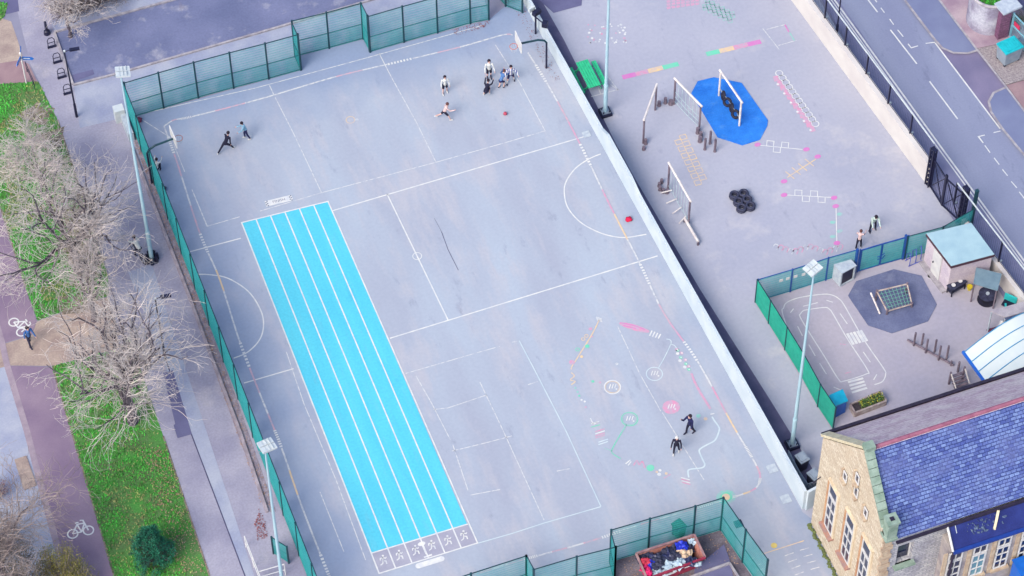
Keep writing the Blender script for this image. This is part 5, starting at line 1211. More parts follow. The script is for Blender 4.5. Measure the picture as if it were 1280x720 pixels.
# parapet copings up the gable
def coping(a, b, m_, n=9):
    a, b = Vector(a), Vector(b); mb = MB()
    for k in range(n): mb.beam(a.lerp(b, k/n+.004), a.lerp(b, (k+1)/n-.004), .46, .14)
    mb.build('coping', m_, root)
coping((XG+.15, YN+.12, ZN+.1), (XG+.15, YR+.15, ZR_+.1), M_copc); coping((XG+.15, YR-.15, ZR_+.1), (XG+.15, YS+.25, ZS+.45), M_moss)
MB().box((XG+.2, YR, ZR_+.22), (.5, .42, .34)).build('apex_stone', M_moss, root)
MB().box((XG+.25, YS+.02, 9.5), (.5, .5, 1.3)).box((XG+.25, YS+.02, 10.2), (.62, .62, .14)).box((XG+.25, YS+.02, 8.82), (.62, .62, .14)).build('corner_pinnacle', M_moss, root)
mb = MB()
for k in range(22): mb.box((XG+.2, YS-.03, .2+k*.4), (.62 if k % 2 else .42, .1, .34))
mb.build('quoins', M_ashlar, root)
MB().box((XG+.25, YS+.02, 10.29), (.2, .2, .05)).build('pinnacle_vent', M_lead, root)
# gable windows
def gwin(yc, z0, z1, w_, lights, deep=True):
    d = .0
    fr = MB(); x = XG-.0
    f = MB().box((XG-.02, yc, (z0+z1)/2), (.05, w_, z1-z0)).build('window', M_glass, root)
    mb = MB()
    for yy in (yc-w_/2, yc+w_/2): mb.box((XG-.055, yy, (z0+z1)/2), (.05, .07, z1-z0))
    zs = [z0+(z1-z0)*t for t in lights]
    for zz in zs: mb.box((XG-.060, yc, zz), (.05, w_, .08))
    if w_ > .5:
        mb.box((XG-.064, yc, (z0+zs[-2])/2), (.05, .05, zs[-2]-z0))
    mb.build('frame', M_frame, f)
    if w_ > .5:
        MB().box((XG-.05, yc+w_/2+.12, (z0+z1)/2), (.1, .16, z1-z0+.05)).build('surround', mat('rusty_stone', T(222, 176, 140), T(188, 138, 110), scale=2, world=True, fine=.15), f)
        MB().box((XG-.04, yc-w_/2-.12, (z0+z1)/2), (.08, .14, z1-z0+.05)).build('surround', M_ashl2, f)
        MB().box((XG-.05, yc, z1+.11), (.1, w_+.4, .18)).build('lintel', M_ashl2, f)
    else: MB().box((XG-.07, yc+w_/2+.1, (z0+z1)/2), (.14, .12, z1-z0+.1)).build('surround', M_ashlar, f)
    MB().box((XG-.14, yc, z0-.07), (.3 if w_ > .5 else .16, w_+(.4 if w_ > .5 else .12), .13)).build('sill', M_ashlar if w_ < .5 else mat('stained_sill', T(176, 150, 156), T(206, 150, 130), scale=3, world=True, fine=.15), f)
for yc, a_, b_ in ((-24.62, 2.05, 5.75), (-26.55, 2.3, 6.0), (-28.35, 2.5, 6.35)): gwin(yc, a_, b_, .78, (0, .26, .5, .74, .78, 1))
for yc, a_, b_ in ((-25.45, 7.75, 8.35), (-26.55, 9.15, 9.8), (-26.62, 8.1, 8.85), (-27.75, 7.95, 8.55)): gwin(yc, a_, b_, .32, (0, 1))
# drop pipe brackets on the gable, moss line at the wall foot
MB().tube([(XG-.5, YN-.45, 4.6), (XG+.02, YN-.3, 4.7)], .03, n=6).build('bracket', M_lead, root)
mb = MB()
for k in range(60): y = YN-.1-k*.16; mb.ell((XG-.12-.06*sin(k*1.7), y, .03), (.12, .1, .06+.03*sin(k*2.9)), 7, 5, wob=.6, seed=k)
tag(mb.build('moss', mat('moss', T(122, 138, 84), T(90, 100, 70), scale=6, world=True)), kind='stuff')
# lower extension with lean-to roof on the south side
e_t = on_y((1196, 655), YS-.3); xe0 = e_t.x; z1e = 7.5; ye1 = G(1192, 689, z1e).y; zt_ = ZS-.42
ext = thing('building_extension', 'lower extension with a dark blue lean-to roof and white framed windows, bottom right', 'building', (xe0, ye1, 0))
xo0 = G(1192, 689, z1e).x
def slab2(name, P, t, m_, par):
    P = [Vector(p) for p in P]; n = (P[1]-P[0]).cross(P[3]-P[0]).normalized()
    if n.z < 0: n = -n
    return MB().add(P+[p-n*t for p in P], [(0, 1, 2, 3), (7, 6, 5, 4), (0, 4, 5, 1), (1, 5, 6, 2), (2, 6, 7, 3), (3, 7, 4, 0)]).build(name, m_, par)
M_nroof = mat('dark_blue_roofing', T(44, 58, 142), T(30, 44, 124), scale=1.4, world=True, fine=.15, fine_scale=18, rough=.5)
slab2('lean_to_roof', [(xo0, ye1, z1e), (XE, ye1, z1e), (XE, YS-.26, zt_), (xo0, YS-.26, zt_)], .1, M_nroof, ext)
MB().beam((xo0-.05, ye1-.08, z1e-.02), (XE, ye1-.08, z1e-.02), .16, .14).build('gutter', mat('blue_gutter', T(40, 76, 176), T(34, 66, 160), rough=.4), ext)
MB().tube([(xo0-.06, YS-.3, zt_+.1), (xo0-.06, ye1-.05, z1e+.08)], .06, n=8).build('verge_pipe', M_frame, ext)
MB().tube([(xo0+.35, YS-.3, zt_+.03), (xo0+.35, ye1+.3, z1e+.22)], .02, n=6).build('roof_cable', M_lampw, ext)
MB().tube([(xo0-.02, ye1-.05, z1e), (xo0-.02, ye1-.05, 0)], .06, n=8).build('downpipe', M_lead, ext)
YE = ye1+.12
MB().box(((xo0+XE)/2, (YE+YS-.01)/2, z1e/2-.1), (XE-xo0, YS-.01-YE, z1e-.2)).build('wall', mat('ashlar_grey', T(198, 190, 194), T(166, 158, 172), scale=1.3, world=True, fine=.12, fine_scale=7), ext)
a_ = on_y((1262, 640), (YS+ye1)/2)
MB().beam((on_y((1242, 655), ye1+.4).x, ye1+.25, z1e+.3), (on_y((1249, 634), YS-.4).x, YS-.4, zt_+.12), .12, .1).build('roof_batten', M_copc, ext)
mb = MB(); rr = random.Random(9)
for k in range(60):
    x = rr.gauss(on_y((1231, 650), YS-.8).x, .5); y = rr.uniform(ye1+.3, YS-.4); z = z1e+(zt_-z1e)*(y-ye1)/(YS-.26-ye1)
    mb.ell((x, y, z+.03), (rr.uniform(.02, .13)*rr.random(), rr.uniform(.02, .1), .03), 7, 5, wob=.8, seed=k)
mo = mb.build('moss_clump', mat('roof_moss', T(120, 140, 168), T(60, 80, 140), scale=8, world=True), ext); mo['kind'] = 'stuff'
def ewin(xa, xb, za, zb, cols, rws, glass=M_glass):
    f = MB().box(((xa+xb)/2, YE-.02, (za+zb)/2), (xb-xa, .05, zb-za)).build('window', glass, ext); mb = MB()
    for i in range(cols+1): x = xa+(xb-xa)*i/cols; mb.box((x, YE-.06, (za+zb)/2), (.07 if i in (0, cols) else .045, .06, zb-za))
    for j in range(rws+1): z = za+(zb-za)*j/rws; mb.box(((xa+xb)/2, YE-.064, z), (xb-xa+.07, .06, .08 if j in (0, rws) else .045))
    mb.build('frame', M_frame, f)
M_tglass = mat('bright_window_glass', T(120, 178, 200), T(80, 130, 170), scale=1.2, rough=.1, spec=.6)
for (u0, u1, l0) in (((1187, 691.5), (1203, 701), 0), ((1218, 683), (1234, 691), 1), ((1249, 673.5), (1264, 680), 0), ((1279, 663), (1294, 671), 0), ((1310, 655), (1325, 663), 0)):
    p, q_ = on_y(u0, YE), on_y((u1[0], u0[1]-4.5), YE); z1_ = (p.z+q_.z)/2
    ewin(p.x, q_.x, z1_-.62, z1_, 2, 1); ewin(p.x, q_.x, z1_-2.6, z1_-.78, 2, 3, M_tglass if l0 else M_glass)
    MB().box((p.x-.2, YE-.03, z1_-1.4), (.2, .06, 3.0)).build('pilaster', M_ashlar, ext)
    MB().box(((p.x+q_.x)/2, YE-.1, z1_-2.7), (q_.x-p.x+.3, .22, .14)).build('sill', M_ashlar, ext)
bb_ = on_y((1274, 712), YE-.8); root = thing('blue_tarpaulin_box', 'bright blue covered box at the very bottom right below the extension windows', 'box', (bb_.x, YE-.9, 0))
MB().box((bb_.x+.5, YE-.9, bb_.z/2), (1.1, 1.3, bb_.z)).build('box_body', m_br, root); slab3 = MB().box((bb_.x+.5, YE-.9, bb_.z+.03), (1.2, 1.4, .06)).build('lid', mat('royal_blue', T(30, 120, 240)), root)

# ------------------------------------------------------------------ PEOPLE
dg = bpy.context.evaluated_depsgraph_get
def capsule(mb, a, b, ra, rb, n=10):
    a, b = Vector(a), Vector(b); t = (b-a); L = t.length
    if L < 1e-6: return mb.ell(a, ra, n, 8)
    t.normalize(); pts = []; rs = []
    for k in range(4): th = pi/2*k/4; pts.append(a-t*ra*cos(th)); rs.append(max(.001, ra*sin(th)))
    pts.append(a); rs.append(ra); pts.append(b); rs.append(rb)
    for k in range(1, 5): th = pi/2*k/4; pts.append(b+t*rb*sin(th)); rs.append(max(.001, rb*cos(th)))
    return mb.tube(pts, rs, n=n)
def fuse(name, mb, m_, parent, vox):
    ob = mb.build(name+'_src', m_, None)
    mo = ob.modifiers.new('r', 'REMESH'); mo.mode = 'VOXEL'; mo.voxel_size = vox; mo.use_smooth_shade = True
    ms = ob.modifiers.new('s', 'SMOOTH'); ms.iterations = 3; ms.factor = .5
    me = bpy.data.meshes.new_from_object(ob.evaluated_get(dg())); me.name = name
    bpy.data.objects.remove(ob)
    o = bpy.data.objects.new(name, me); COL.objects.link(o); o.parent = parent; me.materials.clear(); me.materials.append(m_)
    me.polygons.foreach_set('use_smooth', [True]*len(me.polygons)); return o
def RX(v, a): return Matrix.Rotation(a, 3, 'X')@v
def person(label, px, h, heading, top, bottom, hair, shoes, lean=5, legs=((5, 5, 4), (-5, 8, 4)), arms=((10, 15, 8), (-10, 15, 8)), skin=None, shorts=False, sleeves=True, hat=None, group=None, turn=0, head_tilt=0, z0=0.0, hairlen=0, socks=None):
    """legs: (hip forward deg, knee bend deg, sideways deg); arms: (shoulder forward, elbow bend, sideways)  right first"""
    skin = skin or M_skin; b0 = G(*px)
    r = thing('person', label, 'person', (b0.x, b0.y, z0), group); r.rotation_euler = (0, 0, heading)
    th, sh, to, ua, fa = .245*h, .235*h, .29*h, .17*h, .15*h; h *= .96; k = h/1.7
    J = {}; pel = V(0, 0, 0)
    ft = []
    for s_, (hf, kb, sd_) in zip((1, -1), legs):
        hip = pel+V(s_*.085*k, 0, 0); hf_, kb_, sd2 = radians(hf), radians(kb), radians(sd_)
        d1 = V(s_*sin(sd2), sin(hf_)*cos(sd2), -cos(hf_)*cos(sd2)); kn = hip+d1*th
        a2 = hf_-kb_; d2 = V(s_*sin(sd2)*.6, sin(a2)*cos(sd2), -cos(a2)*cos(sd2)).normalized(); an = kn+d2*sh
        toe = an+V(0, .13*k*cos(a2*.5), .13*k*sin(a2*.5)-.03*k)
        ft.append((hip, kn, an, toe))
    low = min(min(f[2].z, f[3].z) for f in ft); up = V(0, 0, -low+.045*k)
    ft = [tuple(p+up for p in f) for f in ft]; pel = pel+up
    ln = radians(lean); td = V(0, sin(ln), cos(ln)); ch = pel+td*to; nk = ch+td*.05*h
    hdv = V(0, sin(ln*.6+radians(head_tilt)), cos(ln*.6+radians(head_tilt))); hd = nk+hdv*.085*h; HR = .066*h
    ar = []
    for s_, (sf, eb, sd_) in zip((1, -1), arms):
        shd = ch+V(s_*.112*h, 0, -.01*h); sf_ = radians(sf)+ln*.5; sd2 = radians(sd_)
        d1 = V(s_*sin(sd2), sin(sf_)*cos(sd2), -cos(sf_)*cos(sd2)); el = shd+d1*ua
        a2 = sf_+radians(eb); d2 = V(s_*sin(sd2)*.4, sin(a2), -cos(a2)).normalized(); wr = el+d2*fa; ar.append((shd, el, wr, d2, s_))
    B = MB()
    for hip, kn, an, toe in ft:
        capsule(B, hip, kn, .075*k, .052*k); capsule(B, kn, an, .052*k, .034*k); capsule(B, an, toe, .034*k, .026*k)
    capsule(B, pel, pel+td*to*.45, .115*k, .1*k); capsule(B, pel+td*to*.45, ch-td*.04*h, .1*k, .115*k)
    B.ell(ch-td*.05*h, (.17*k, .105*k, .12*k), M=Matrix.Rotation(-ln, 3, 'X'))
    capsule(B, ch, nk+hdv*.03*h, .05*k, .045*k)
    B.ell(hd, (HR*.82, HR*.95, HR*1.12)); fwd = V(0, hdv.z, -hdv.y)
    B.ell(hd+fwd*HR*.98-hdv*HR*.1, HR*.16, 8, 6); B.ell(hd+fwd*HR*.7-hdv*HR*.7, HR*.3, 8, 6)
    for s_ in (-1, 1): B.ell(hd+V(s_*HR*.84, 0, 0), (HR*.12, HR*.2, HR*.26), 8, 6)
    for shd, el, wr, d2, s_ in ar:
        capsule(B, shd, el, .048*k, .038*k); capsule(B, el, wr, .038*k, .026*k)
        side = d2.cross(V(s_, 0, 0)).normalized(); pm = wr+d2*.05*k; capsule(B, wr, pm, .024*k, .03*k)
        for i, (o_, l_) in enumerate(((-.03, .06), (-.01, .072), (.01, .068), (.03, .052))):
            p = pm+side*o_*k; q_ = p+(d2+V(-s_*.12, 0, 0)).normalized()*l_*k*.55; e_ = q_+(d2+V(-s_*.5, 0, 0)).normalized()*l_*k*.45; capsule(B, p, q_, .0095*k, .009*k, 6); capsule(B, q_, e_, .009*k, .008*k, 6)
        p = wr+d2*.02*k-side*.025*k; q_ = p+(d2*.5-side).normalized()*.045*k; capsule(B, p, q_, .011*k, .0095*k, 6); capsule(B, q_, q_+(d2-side*.2).normalized()*.03*k, .0095*k, .009*k, 6)
    fuse('body', B, skin, r, .0095)
    C = MB(); g_ = .009*k
    capsule(C, pel+td*.0, pel+td*to*.45, .118*k+g_, .112*k+g_); capsule(C, pel+td*to*.45, ch-td*.04*h, .105*k+g_, .118*k+g_)
    C.ell(ch-td*.05*h, (.17*k+g_, .105*k+g_, .12*k+g_), M=Matrix.Rotation(-ln, 3, 'X'))
    for shd, el, wr, d2, s_ in ar:
        capsule(C, shd, el if sleeves else shd.lerp(el, .55), .052*k+g_, .042*k+g_)
        if sleeves: capsule(C, el, el.lerp(wr, .88), .042*k+g_, .032*k+g_)
    fuse('top', C, top, r, .014)
    D = MB()
    for hip, kn, an, toe in ft:
        if shorts: capsule(D, hip, hip.lerp(kn, .75), .08*k+g_, .072*k+g_)
        else: capsule(D, hip, kn, .08*k+g_, .056*k+g_); capsule(D, kn, kn.lerp(an, .9), .056*k+g_, .042*k+g_)
    capsule(D, pel-td*.02, pel+td*.05, .118*k+g_*1.2, .11*k+g_*1.2); fuse('bottoms', D, bottom, r, .014)
    for hip, kn, an, toe in ft:
        E_ = MB(); capsule(E_, an-V(0, .03*k, .012*k), toe+V(0, .02*k, 0), .045*k, .036*k); E_.build('shoe', shoes, r, smooth=True)
        if socks: E_ = MB(); capsule(E_, kn.lerp(an, .3), an, .046*k, .04*k); E_.build('sock', socks, r, smooth=True)
    H_ = MB(); H_.ell(hd+hdv*HR*.2-fwd*HR*.16, (HR*.95, HR*1.0, HR*1.08), 14, 10)
    if hairlen: capsule(H_, hd-fwd*HR*.5, hd-fwd*HR*.7-hdv*hairlen, HR*.7, HR*.5)
    H_.build('hair' if not hat else 'hat', hat or hair, r, smooth=True)
    for o in r.children:
        if o.name.split('.')[0] in ('shoe', 'sock', 'hair', 'hat'):      # built in local space
            for v in o.data.vertices: v.co += Vector((b0.x, b0.y, z0))
    return r
def cloth(n, *c, **k): return mat('cloth_'+n, T(*c), tuple(x*.8 for x in T(*c)), scale=9, **k)
m_wt = cloth('white', 236, 240, 250); m_bk = cloth('black', 34, 34, 66); m_nv = cloth('navy', 30, 36, 96); m_lb2 = cloth('light_blue', 150, 200, 240); m_mb = cloth('mid_blue', 96, 140, 210); m_db = cloth('denim_blue', 70, 120, 200)
m_pk = cloth('pink', 240, 190, 206); m_hr = cloth('dark_hair', 46, 34, 52); m_bh = cloth('brown_hair', 110, 70, 70); m_pw = cloth('pink_white', 246, 214, 222); m_sh = cloth('white_shoe', 244, 244, 252); m_ds = cloth('dark_shoe', 50, 50, 84); m_ly = cloth('pale_mint_top', 216, 238, 240)
# striped shirt
ms_ = bpy.data.materials.new('striped_shirt'); ms_.use_nodes = True; n_t = ms_.node_tree; tcn = n_t.nodes.new('ShaderNodeTexCoord'); wv = n_t.nodes.new('ShaderNodeTexWave'); wv.inputs['Scale'].default_value = 3.2; rmp = n_t.nodes.new('ShaderNodeValToRGB'); rmp.color_ramp.interpolation = 'CONSTANT'
rmp.color_ramp.elements[0].color = (*T(50, 60, 170), 1); rmp.color_ramp.elements[1].color = (*T(240, 242, 252), 1); rmp.color_ramp.elements[1].position = .5
n_t.links.new(tcn.outputs['Object'], wv.inputs['Vector']); n_t.links.new(wv.outputs['Fac'], rmp.inputs[0]); n_t.links.new(rmp.outputs[0], n_t.nodes['Principled BSDF'].inputs['Base Color'])
PI = pi
person('child in black tracksuit striding wide, left of the pair near the left hoop', (283, 189), 1.6, radians(-60), m_bk, m_bk, m_hr, m_sh, lean=28, legs=((38, 12, 8), (-34, 8, 10)), arms=((-25, 15, 8), (5, 10, 8)), head_tilt=5)
person('child in light blue top and dark trousers, right of the pair near the left hoop', (308, 173.5), 1.5, radians(80), m_lb2, m_nv, m_hr, m_sh, lean=14, legs=((12, 14, 4), (-12, 10, 4)), arms=((25, 40, 6), (18, 40, 6)), head_tilt=12)
person('child in white top and black shorts standing left of the football group', (556.5, 117), 1.55, radians(175), m_wt, m_bk, m_hr, m_sh, legs=((4, 6, 6), (-6, 6, 6)), arms=((5, 20, 12), (0, 20, 12)), shorts=True)
person('child in pale pink with a black waist running hard, below the white-topped child', (556, 149), 1.5, radians(-105), m_pw, m_bk, m_bh, m_sh, lean=18, legs=((34, 16, 4), (-30, 34, 4)), arms=((35, 60, 8), (-30, 50, 8)), shorts=True)
person('tall child in white top and dark socks at the top of the football group', (611.5, 98.5), 1.65, radians(170), m_wt, m_bk, m_hr, m_ds, legs=((3, 4, 3), (-2, 4, 3)), arms=((10, 35, 14), (10, 35, 14)), shorts=True, socks=m_ds)
person('child all in black crouching forward in the football group', (607.5, 121.5), 1.5, radians(-35), m_bk, m_bk, m_hr, m_sh, lean=62, legs=((88, 120, 8), (70, 112, 8)), arms=((30, 60, 10), (40, 60, 10)), shorts=True, head_tilt=10)
person('child in blue top and dark shorts bending over in the football group', (626, 111), 1.45, radians(-50), m_mb, m_nv, m_bh, m_ds, lean=46, legs=((42, 60, 5), (30, 60, 6)), arms=((50, 20, 12), (40, 30, 12)), shorts=True)
person('child in blue and white striped shirt, rightmost in the football group', (638.5, 104), 1.6, radians(170), ms_, m_nv, m_hr, m_ds, lean=8, legs=((8, 10, 15), (-12, 6, 14)), arms=((14, 50, 34), (14, 50, 34)), shorts=True, socks=m_wt)
person('person in dark navy coat walking over the chalk trail, right of the pair', (862, 541.5), 1.72, radians(110), m_nv, m_bk, m_hr, m_ds, lean=6, legs=((14, 8, 3), (-12, 10, 3)), arms=((50, 90, 8), (5, 10, 8)), hairlen=.1)
person('child in black with a white hat walking over the chalk trail, left of the pair', (845, 566), 1.55, radians(150), m_bk, m_bk, m_hr, m_sh, lean=6, legs=((14, 12, 4), (-8, 8, 6)), arms=((20, 50, 12), (10, 30, 16)), hat=m_sh)
person('person in pale top and black trousers bending over a tool above the blue gates', (1090.5, 288), 1.65, radians(170), m_ly, m_bk, m_hr, m_ds, lean=20, legs=((6, 6, 9), (-4, 6, 9)), arms=((30, 20, 4), (35, 20, 4)), head_tilt=20)
a = G(1088, 287); sp_ = thing('litter_picker', 'thin stick held by the person in the pale top above the blue gates', 'tool', a)
MB().tube([a+V(-.08, -.1, .05), a+V(.08, .15, .95)], .018, n=6).build('shaft', M_rope, sp_); MB().box(a+V(-.1, -.12, .05), (.12, .08, .08)).build('head', M_black, sp_)
person('child in pink and white top standing behind the left post of the blue gates', (1073, 309.5), 1.45, radians(-40), m_pw, m_bk, m_bh, m_sh, lean=10, legs=((10, 10, 4), (-10, 10, 4)), arms=((40, 50, 10), (20, 30, 10)))
person('child in white top crouching against the long fence by the left hoop', (196.5, 216), 1.4, radians(-30), m_wt, m_bk, m_hr, m_bk, lean=24, legs=((95, 125, 8), (90, 120, 8)), arms=((50, 50, 8), (50, 50, 8)))
person('person in blue jacket and dark trousers walking on the red cycle path', (38, 431), 1.7, radians(200), m_db, m_ds, m_hr, m_ds, lean=6, legs=((20, 12, 3), (-18, 14, 3)), arms=((-15, 20, 8), (20, 20, 8)), hairlen=.05)
# cyclist and bicycle
cb0 = G(173, 321); hdg = radians(15)
bk = thing('bicycle', 'dark bicycle ridden up the footpath past the left floodlight mast', 'bicycle', (cb0.x, cb0.y, 0)); 
def bl(x, y, z): return V(cb0.x, cb0.y, 0)+V(x, y, z)
MW = Matrix.Rotation(pi/2, 3, 'Y')
for y in (-.52, .52):
    wh = MB().torus(bl(0, y, .34), .32, .022, MW, 28, 6).build('wheel', M_rubber, bk)
    mb = MB()
    for k in range(8): a_ = k*pi/4; mb.tube([bl(0, y, .34), bl(0, y+.31*cos(a_), .34+.31*sin(a_))], .004, n=4)
    mb.build('spokes', M_steel, wh)
MB().tube([bl(0, -.52, .34), bl(0, -.1, .3), bl(0, .38, .82), bl(0, -.18, .82), bl(0, -.1, .3)], .018, n=6).tube([bl(0, -.52, .34), bl(0, -.2, .86)], .014, n=6).tube([bl(0, .52, .34), bl(0, .36, .92)], .018, n=6).build('frame', M_black, bk)
MB().tube([bl(-.28, .3, .98), bl(0, .38, 1.0), bl(.28, .3, .98)], .015, n=6).build('handlebar', M_black, bk); MB().ell(bl(0, -.22, .93), (.07, .13, .04), 10, 6).build('saddle', M_black, bk)
MB().tube([bl(-.14, -.1, .3), bl(.14, -.1, .3)], .015, n=6).box(bl(-.16, -.02, .3), (.08, .1, .02)).box(bl(.16, -.18, .3), (.08, .1, .02)).build('pedals', M_black, bk)
bk.rotation_euler = (0, 0, hdg)
cy = person('cyclist in white jacket and dark trousers riding up the footpath', (173, 321), 1.75, hdg, m_wt, m_bk, m_hr, m_ds, lean=38, legs=((62, 70, 5), (38, 38, 5)), arms=((30, 12, 4), (30, 12, 4)), z0=.0)
cy.location = (cb0.x+.26*sin(hdg), cb0.y-.26*cos(hdg), .17)

# ------------------------------------------------------------------ TREES
def grow(rnd, p, d, L, r, depth, limbs, twigs, spread, droop=0.0, seg=5, wig=.22, kids=(7, 7, 6), maxd=3, minr=.011):
    pts = [p.copy()]; dd = d.normalized(); n = seg
    for i in range(n):
        dd = (dd+V(rnd.gauss(0, wig), rnd.gauss(0, wig), rnd.gauss(0, wig*.7)+(.10 if depth < 2 else -droop))).normalized()
        pts.append(pts[-1]+dd*L/n)
    r1 = max(minr*.8, r*.35); tgt = limbs if depth == 0 or r > .038 else twigs
    tgt.tube(pts, r, r1, n=6 if r > .05 else (4 if r > .025 else 3), cap=False)
    if depth >= maxd: return
    for k in range(kids[depth]):
        t = .22+.78*(k+rnd.random()*.8)/kids[depth]; i = min(n-1, int(t*n)); f = t*n-i; q = pts[i].lerp(pts[i+1], min(1, f))
        ax = (pts[i+1]-pts[i]).normalized(); rv = V(rnd.gauss(0, 1), rnd.gauss(0, 1), rnd.gauss(0, .6)); rv = (rv-ax*rv.dot(ax)).normalized()
        nd = (ax*cos(spread)+rv*sin(spread)).normalized()
        grow(rnd, q, nd, L*rnd.uniform(.5, .78), max(minr, r*.42), depth+1, limbs, twigs, spread*rnd.uniform(.85, 1.15), droop, seg, wig*1.1, kids, maxd, minr)
def bare_tree(label, base_px, H, trunk_h, R, seed, limbs_n=7, kids=(7, 7, 5), tw=None, droop=.06, lean=(0, 0), extra=(), minr=.0092, r0=.2):
    b = G(*base_px); rnd = random.Random(seed); root = thing('bare_tree', label, 'tree', b, 'bare branched trees along the verge')
    limbs, twigs, trunk = MB(), MB(), MB()
    top = b+V(lean[0], lean[1], trunk_h); trunk.tube([b, b.lerp(top, .3)+V(.05, .03, 0), b.lerp(top, .7)-V(.05, 0, 0), top], [r0*1.3, r0*.95, r0*.85, r0*.75], n=10)
    for k in range(limbs_n):
        a = 2*pi*k/limbs_n+rnd.uniform(-.3, .3); el = rnd.uniform(.35, 1.1) if k % 3 else 1.25
        d = V(cos(a)*cos(el), sin(a)*cos(el), sin(el)); L = (R*.62/max(.45, cos(el))) if el < 1.1 else (H-trunk_h)*.65
        grow(rnd, top-V(0, 0, rnd.uniform(0, .5)), d, min(L, R*.95), r0*.5, 0, limbs, twigs, .75, droop, kids=kids, minr=minr)
    for (d, L, r_) in extra: grow(rnd, top, Vector(d), L, r_, 0, limbs, trunk if False else twigs, .6, 0, kids=(7, 4, 3), maxd=2, wig=.12)
    trunk.build('trunk', M_bark, root); limbs.build('limbs', M_bark, root); twigs.build('crown', tw or M_twig, root)
    return root
bare_tree('large bare pale-twigged tree on the verge by the footpath mast, upper of the big pair', (98, 338), 7.5, 2.4, 4.9, 11, 7, (7, 7, 5), extra=[((.9, .75, .12), 3.4, .1)], droop=.04, r0=.24)
bare_tree('large bare tree with pale tangled twigs at the slab crossing, lower of the big pair', (166, 527), 8.2, 3.4, 4.9, 23, 8, (7, 7, 5), extra=[((-.75, .35, .3), 3.6, .1), ((.15, .9, .3), 3.2, .1), ((.9, .0, .2), 3, .08)], droop=.07, r0=.24)
bare_tree('slender bare tree standing between the two big ones at the verge edge', (118, 400), 6, 2.2, 3.0, 31, 6, (6, 5, 4), droop=.05, r0=.15)
bare_tree('bare tree with brownish twigs in the bottom left corner beside the red path', (12, 742), 7.6, 3, 4.0, 47, 7, (7, 7, 5), tw=M_twig2, r0=.16)
bare_tree('small bare tree whose pale twigs overhang the near end of the car park', (88, 46), 4.8, 1.6, 2.6, 53, 5, (6, 6, 4), r0=.1)
bare_tree('thin bare sapling at the top left beside the grass', (52, 232), 4.6, 1.2, 2.8, 61, 6, (7, 7, 5), r0=.1, tw=M_twig)
# conifer
def conifer(label, base, H, R, seed):
    rnd = random.Random(seed); root = thing('conifer', label, 'conifer', base)
    MB().tube([base, base+V(0, 0, H*.9)], .08, .02, n=8).build('trunk', M_bark, root); mb = MB(); br = MB()
    for k in range(330):
        t_ = rnd.random()**.9; z = H*(.05+.93*t_); rr_ = R*(1-t_**1.7*.86)*(.55+.45*min(1, t_*6))*sqrt(rnd.uniform(.35, 1.15)); a = rnd.uniform(0, 2*pi); rr_ *= 1+.2*sin(3*a+z*2.5); tip = base+V(rr_*cos(a), rr_*sin(a), z); st0 = base+V(0, 0, max(.1, z-.35))
        br.tube([st0, tip], .012, n=3, cap=False); cr_ = rnd.uniform(.10, .2)
        for j in range(48):
            o_ = V(rnd.gauss(0, 1), rnd.gauss(0, 1), rnd.gauss(0, 1)).normalized()*cr_*rnd.random()**.4; c = tip+o_; d = (o_.normalized()*.6+V(rnd.gauss(0, .4), rnd.gauss(0, .4), rnd.gauss(0, .4)+.5)).normalized()*rnd.uniform(.05, .1); s = d.cross(V(rnd.random(), rnd.random(), rnd.random())).normalized()*.02
            mb.add([c-s, c+s, c+d], [(0, 1, 2)])
    br.build('branches', M_bark, root); mb.build('crown', mat('spruce_needles', T(62, 166, 132), T(26, 98, 90), scale=3.4, world=True, fine=.35, fine_scale=9), root)
conifer('bushy blue-green conifer on the lower grass verge', G(192, 702), 3.0, 1.15, 3)
# shrubs
def shrub(name, label, base, R, H, seed, m_, n=2600, leaf=.05, stems=40, cat='shrub', stem_m=None, shape=1.0):
    rnd = random.Random(seed); root = thing(name, label, cat, base); st_, lf = MB(), MB()
    tips = []
    for k in range(stems):
        a = rnd.uniform(0, 2*pi); q_ = R*sqrt(rnd.random()); hh = H*rnd.uniform(.6, 1.05)*(1-.45*(q_/R)**2); p1 = base+V(q_*cos(a)*.5, q_*sin(a)*.5, hh*.5); p2 = base+V(q_*cos(a)*shape, q_*sin(a), hh)
        st_.tube([base+V(.1*cos(a), .1*sin(a), 0), p1, p2], .02, .008, n=4, cap=False); tips.append((p1, p2))
    for _ in range(n):
        p1, p2 = rnd.choice(tips); t = rnd.random()**.6; c = p1.lerp(p2, t*1.05)+V(rnd.gauss(0, .16), rnd.gauss(0, .16), rnd.gauss(0, .13)); d = V(rnd.gauss(0, 1), rnd.gauss(0, 1), rnd.gauss(0, .7)).normalized()*leaf*rnd.uniform(.6, 1.3); s = d.cross(V(rnd.random(), rnd.random(), .3)).normalized()*leaf*.35
        lf.add([c-d-s*.2, c+s, c+d, c-s], [(0, 1, 2, 3)])
    st_.build('stems', stem_m or M_twig2, root); lf.build('foliage', m_, root)
m_yel = mat('yellow_green_leaf', T(198, 190, 96), T(138, 130, 84), scale=2, world=True, fine=.3, fine_scale=9)
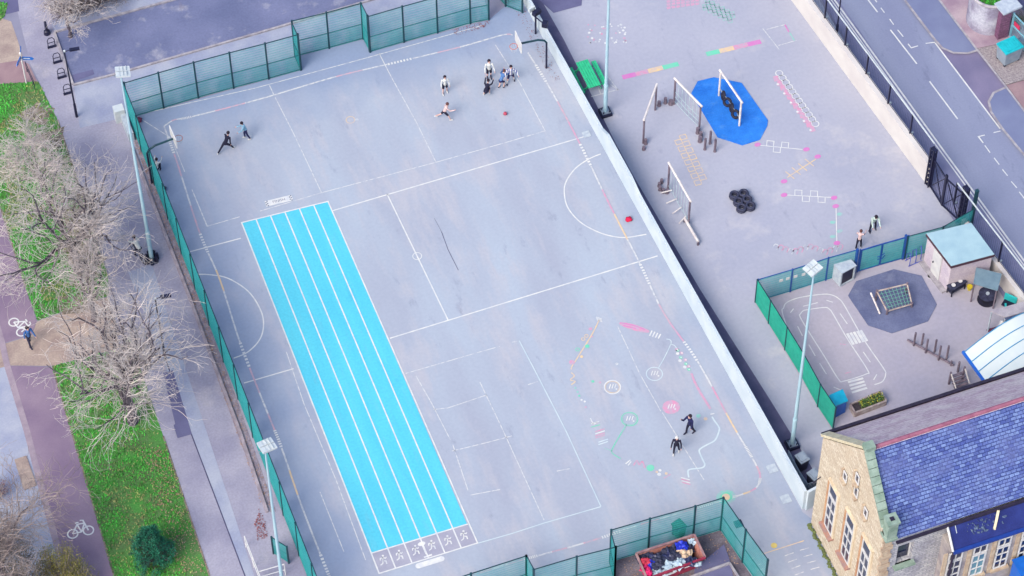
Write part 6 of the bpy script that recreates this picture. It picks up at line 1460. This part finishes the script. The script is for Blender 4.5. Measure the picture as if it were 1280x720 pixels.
m_olv = mat('olive_leaf', T(150, 142, 104), T(98, 92, 84), scale=2, world=True, fine=.3, fine_scale=9)
m_brn = mat('brown_hedge_leaf', T(154, 138, 140), T(94, 84, 96), scale=3, world=True, fine=.3, fine_scale=12)
m_rdl = mat('red_brown_leaf', T(176, 112, 112), T(120, 78, 90), scale=3, world=True, fine=.3)
shrub('yellow_shrub', 'tall yellow-green shrub by the red path at the bottom left, right of the olive one', G(80, 735), 1.2, 4.0, 5, m_yel, 6500, .05, 70)
shrub('yellow_shrub', 'lower yellow-green shrub leaning over the red path in the bottom left corner', G(104, 742), .85, 2.4, 6, m_yel, 2600, .05, 50)
shrub('olive_shrub', 'broad olive-brown shrub in the bottom left corner of the picture', G(26, 745), 2.2, 4.0, 7, m_olv, 9000, .05, 120)
shrub('olive_shrub', 'olive-brown shrub at the left edge above the corner bush', G(0, 690), 1.5, 2.4, 12, m_olv, 3600, .05, 90)
shrub('red_shrub', 'reddish shrub at the left edge beside the island slab', G(-4, 622), .9, 1.3, 8, m_rdl, 1600, .04, 50)
for k, (x, y, R_, H_) in enumerate([(78, 18, 1.1, 1.1), (100, 12, 1.2, 1.2), (122, 4, 1.2, 1.2), (146, -4, 1.2, 1.1), (76, -6, 1.3, 1.3), (108, -16, 1.3, 1.3)]):
    shrub('brown_hedge_shrub', ['leftmost brown shrub of the top left hedge, nearest the bollard', 'second brown shrub of the top left hedge', 'third brown shrub of the top left hedge, at the picture edge', 'rightmost brown shrub of the top left hedge above the car park', 'brown shrub in the back row of the top left hedge, left', 'brown shrub in the back row of the top left hedge, right'][k], G(x, y), R_, H_, 20+k, m_brn, 1900, .05, 60)
shrub('top_shrub', 'dark green shrub in front of the short fence at the top of the white wall', G(638, -2), .6, .9, 33, mat('dark_green_leaf', T(70, 130, 96), T(40, 80, 76), scale=4, world=True), 900, .05, 30)
shrub('pier_plant', 'small green plant behind the brick pier in the top right corner', G(1274, 28), .5, .8, 35, mat('fresh_leaf', T(120, 160, 90), T(70, 110, 76), scale=4, world=True), 600, .05, 20)
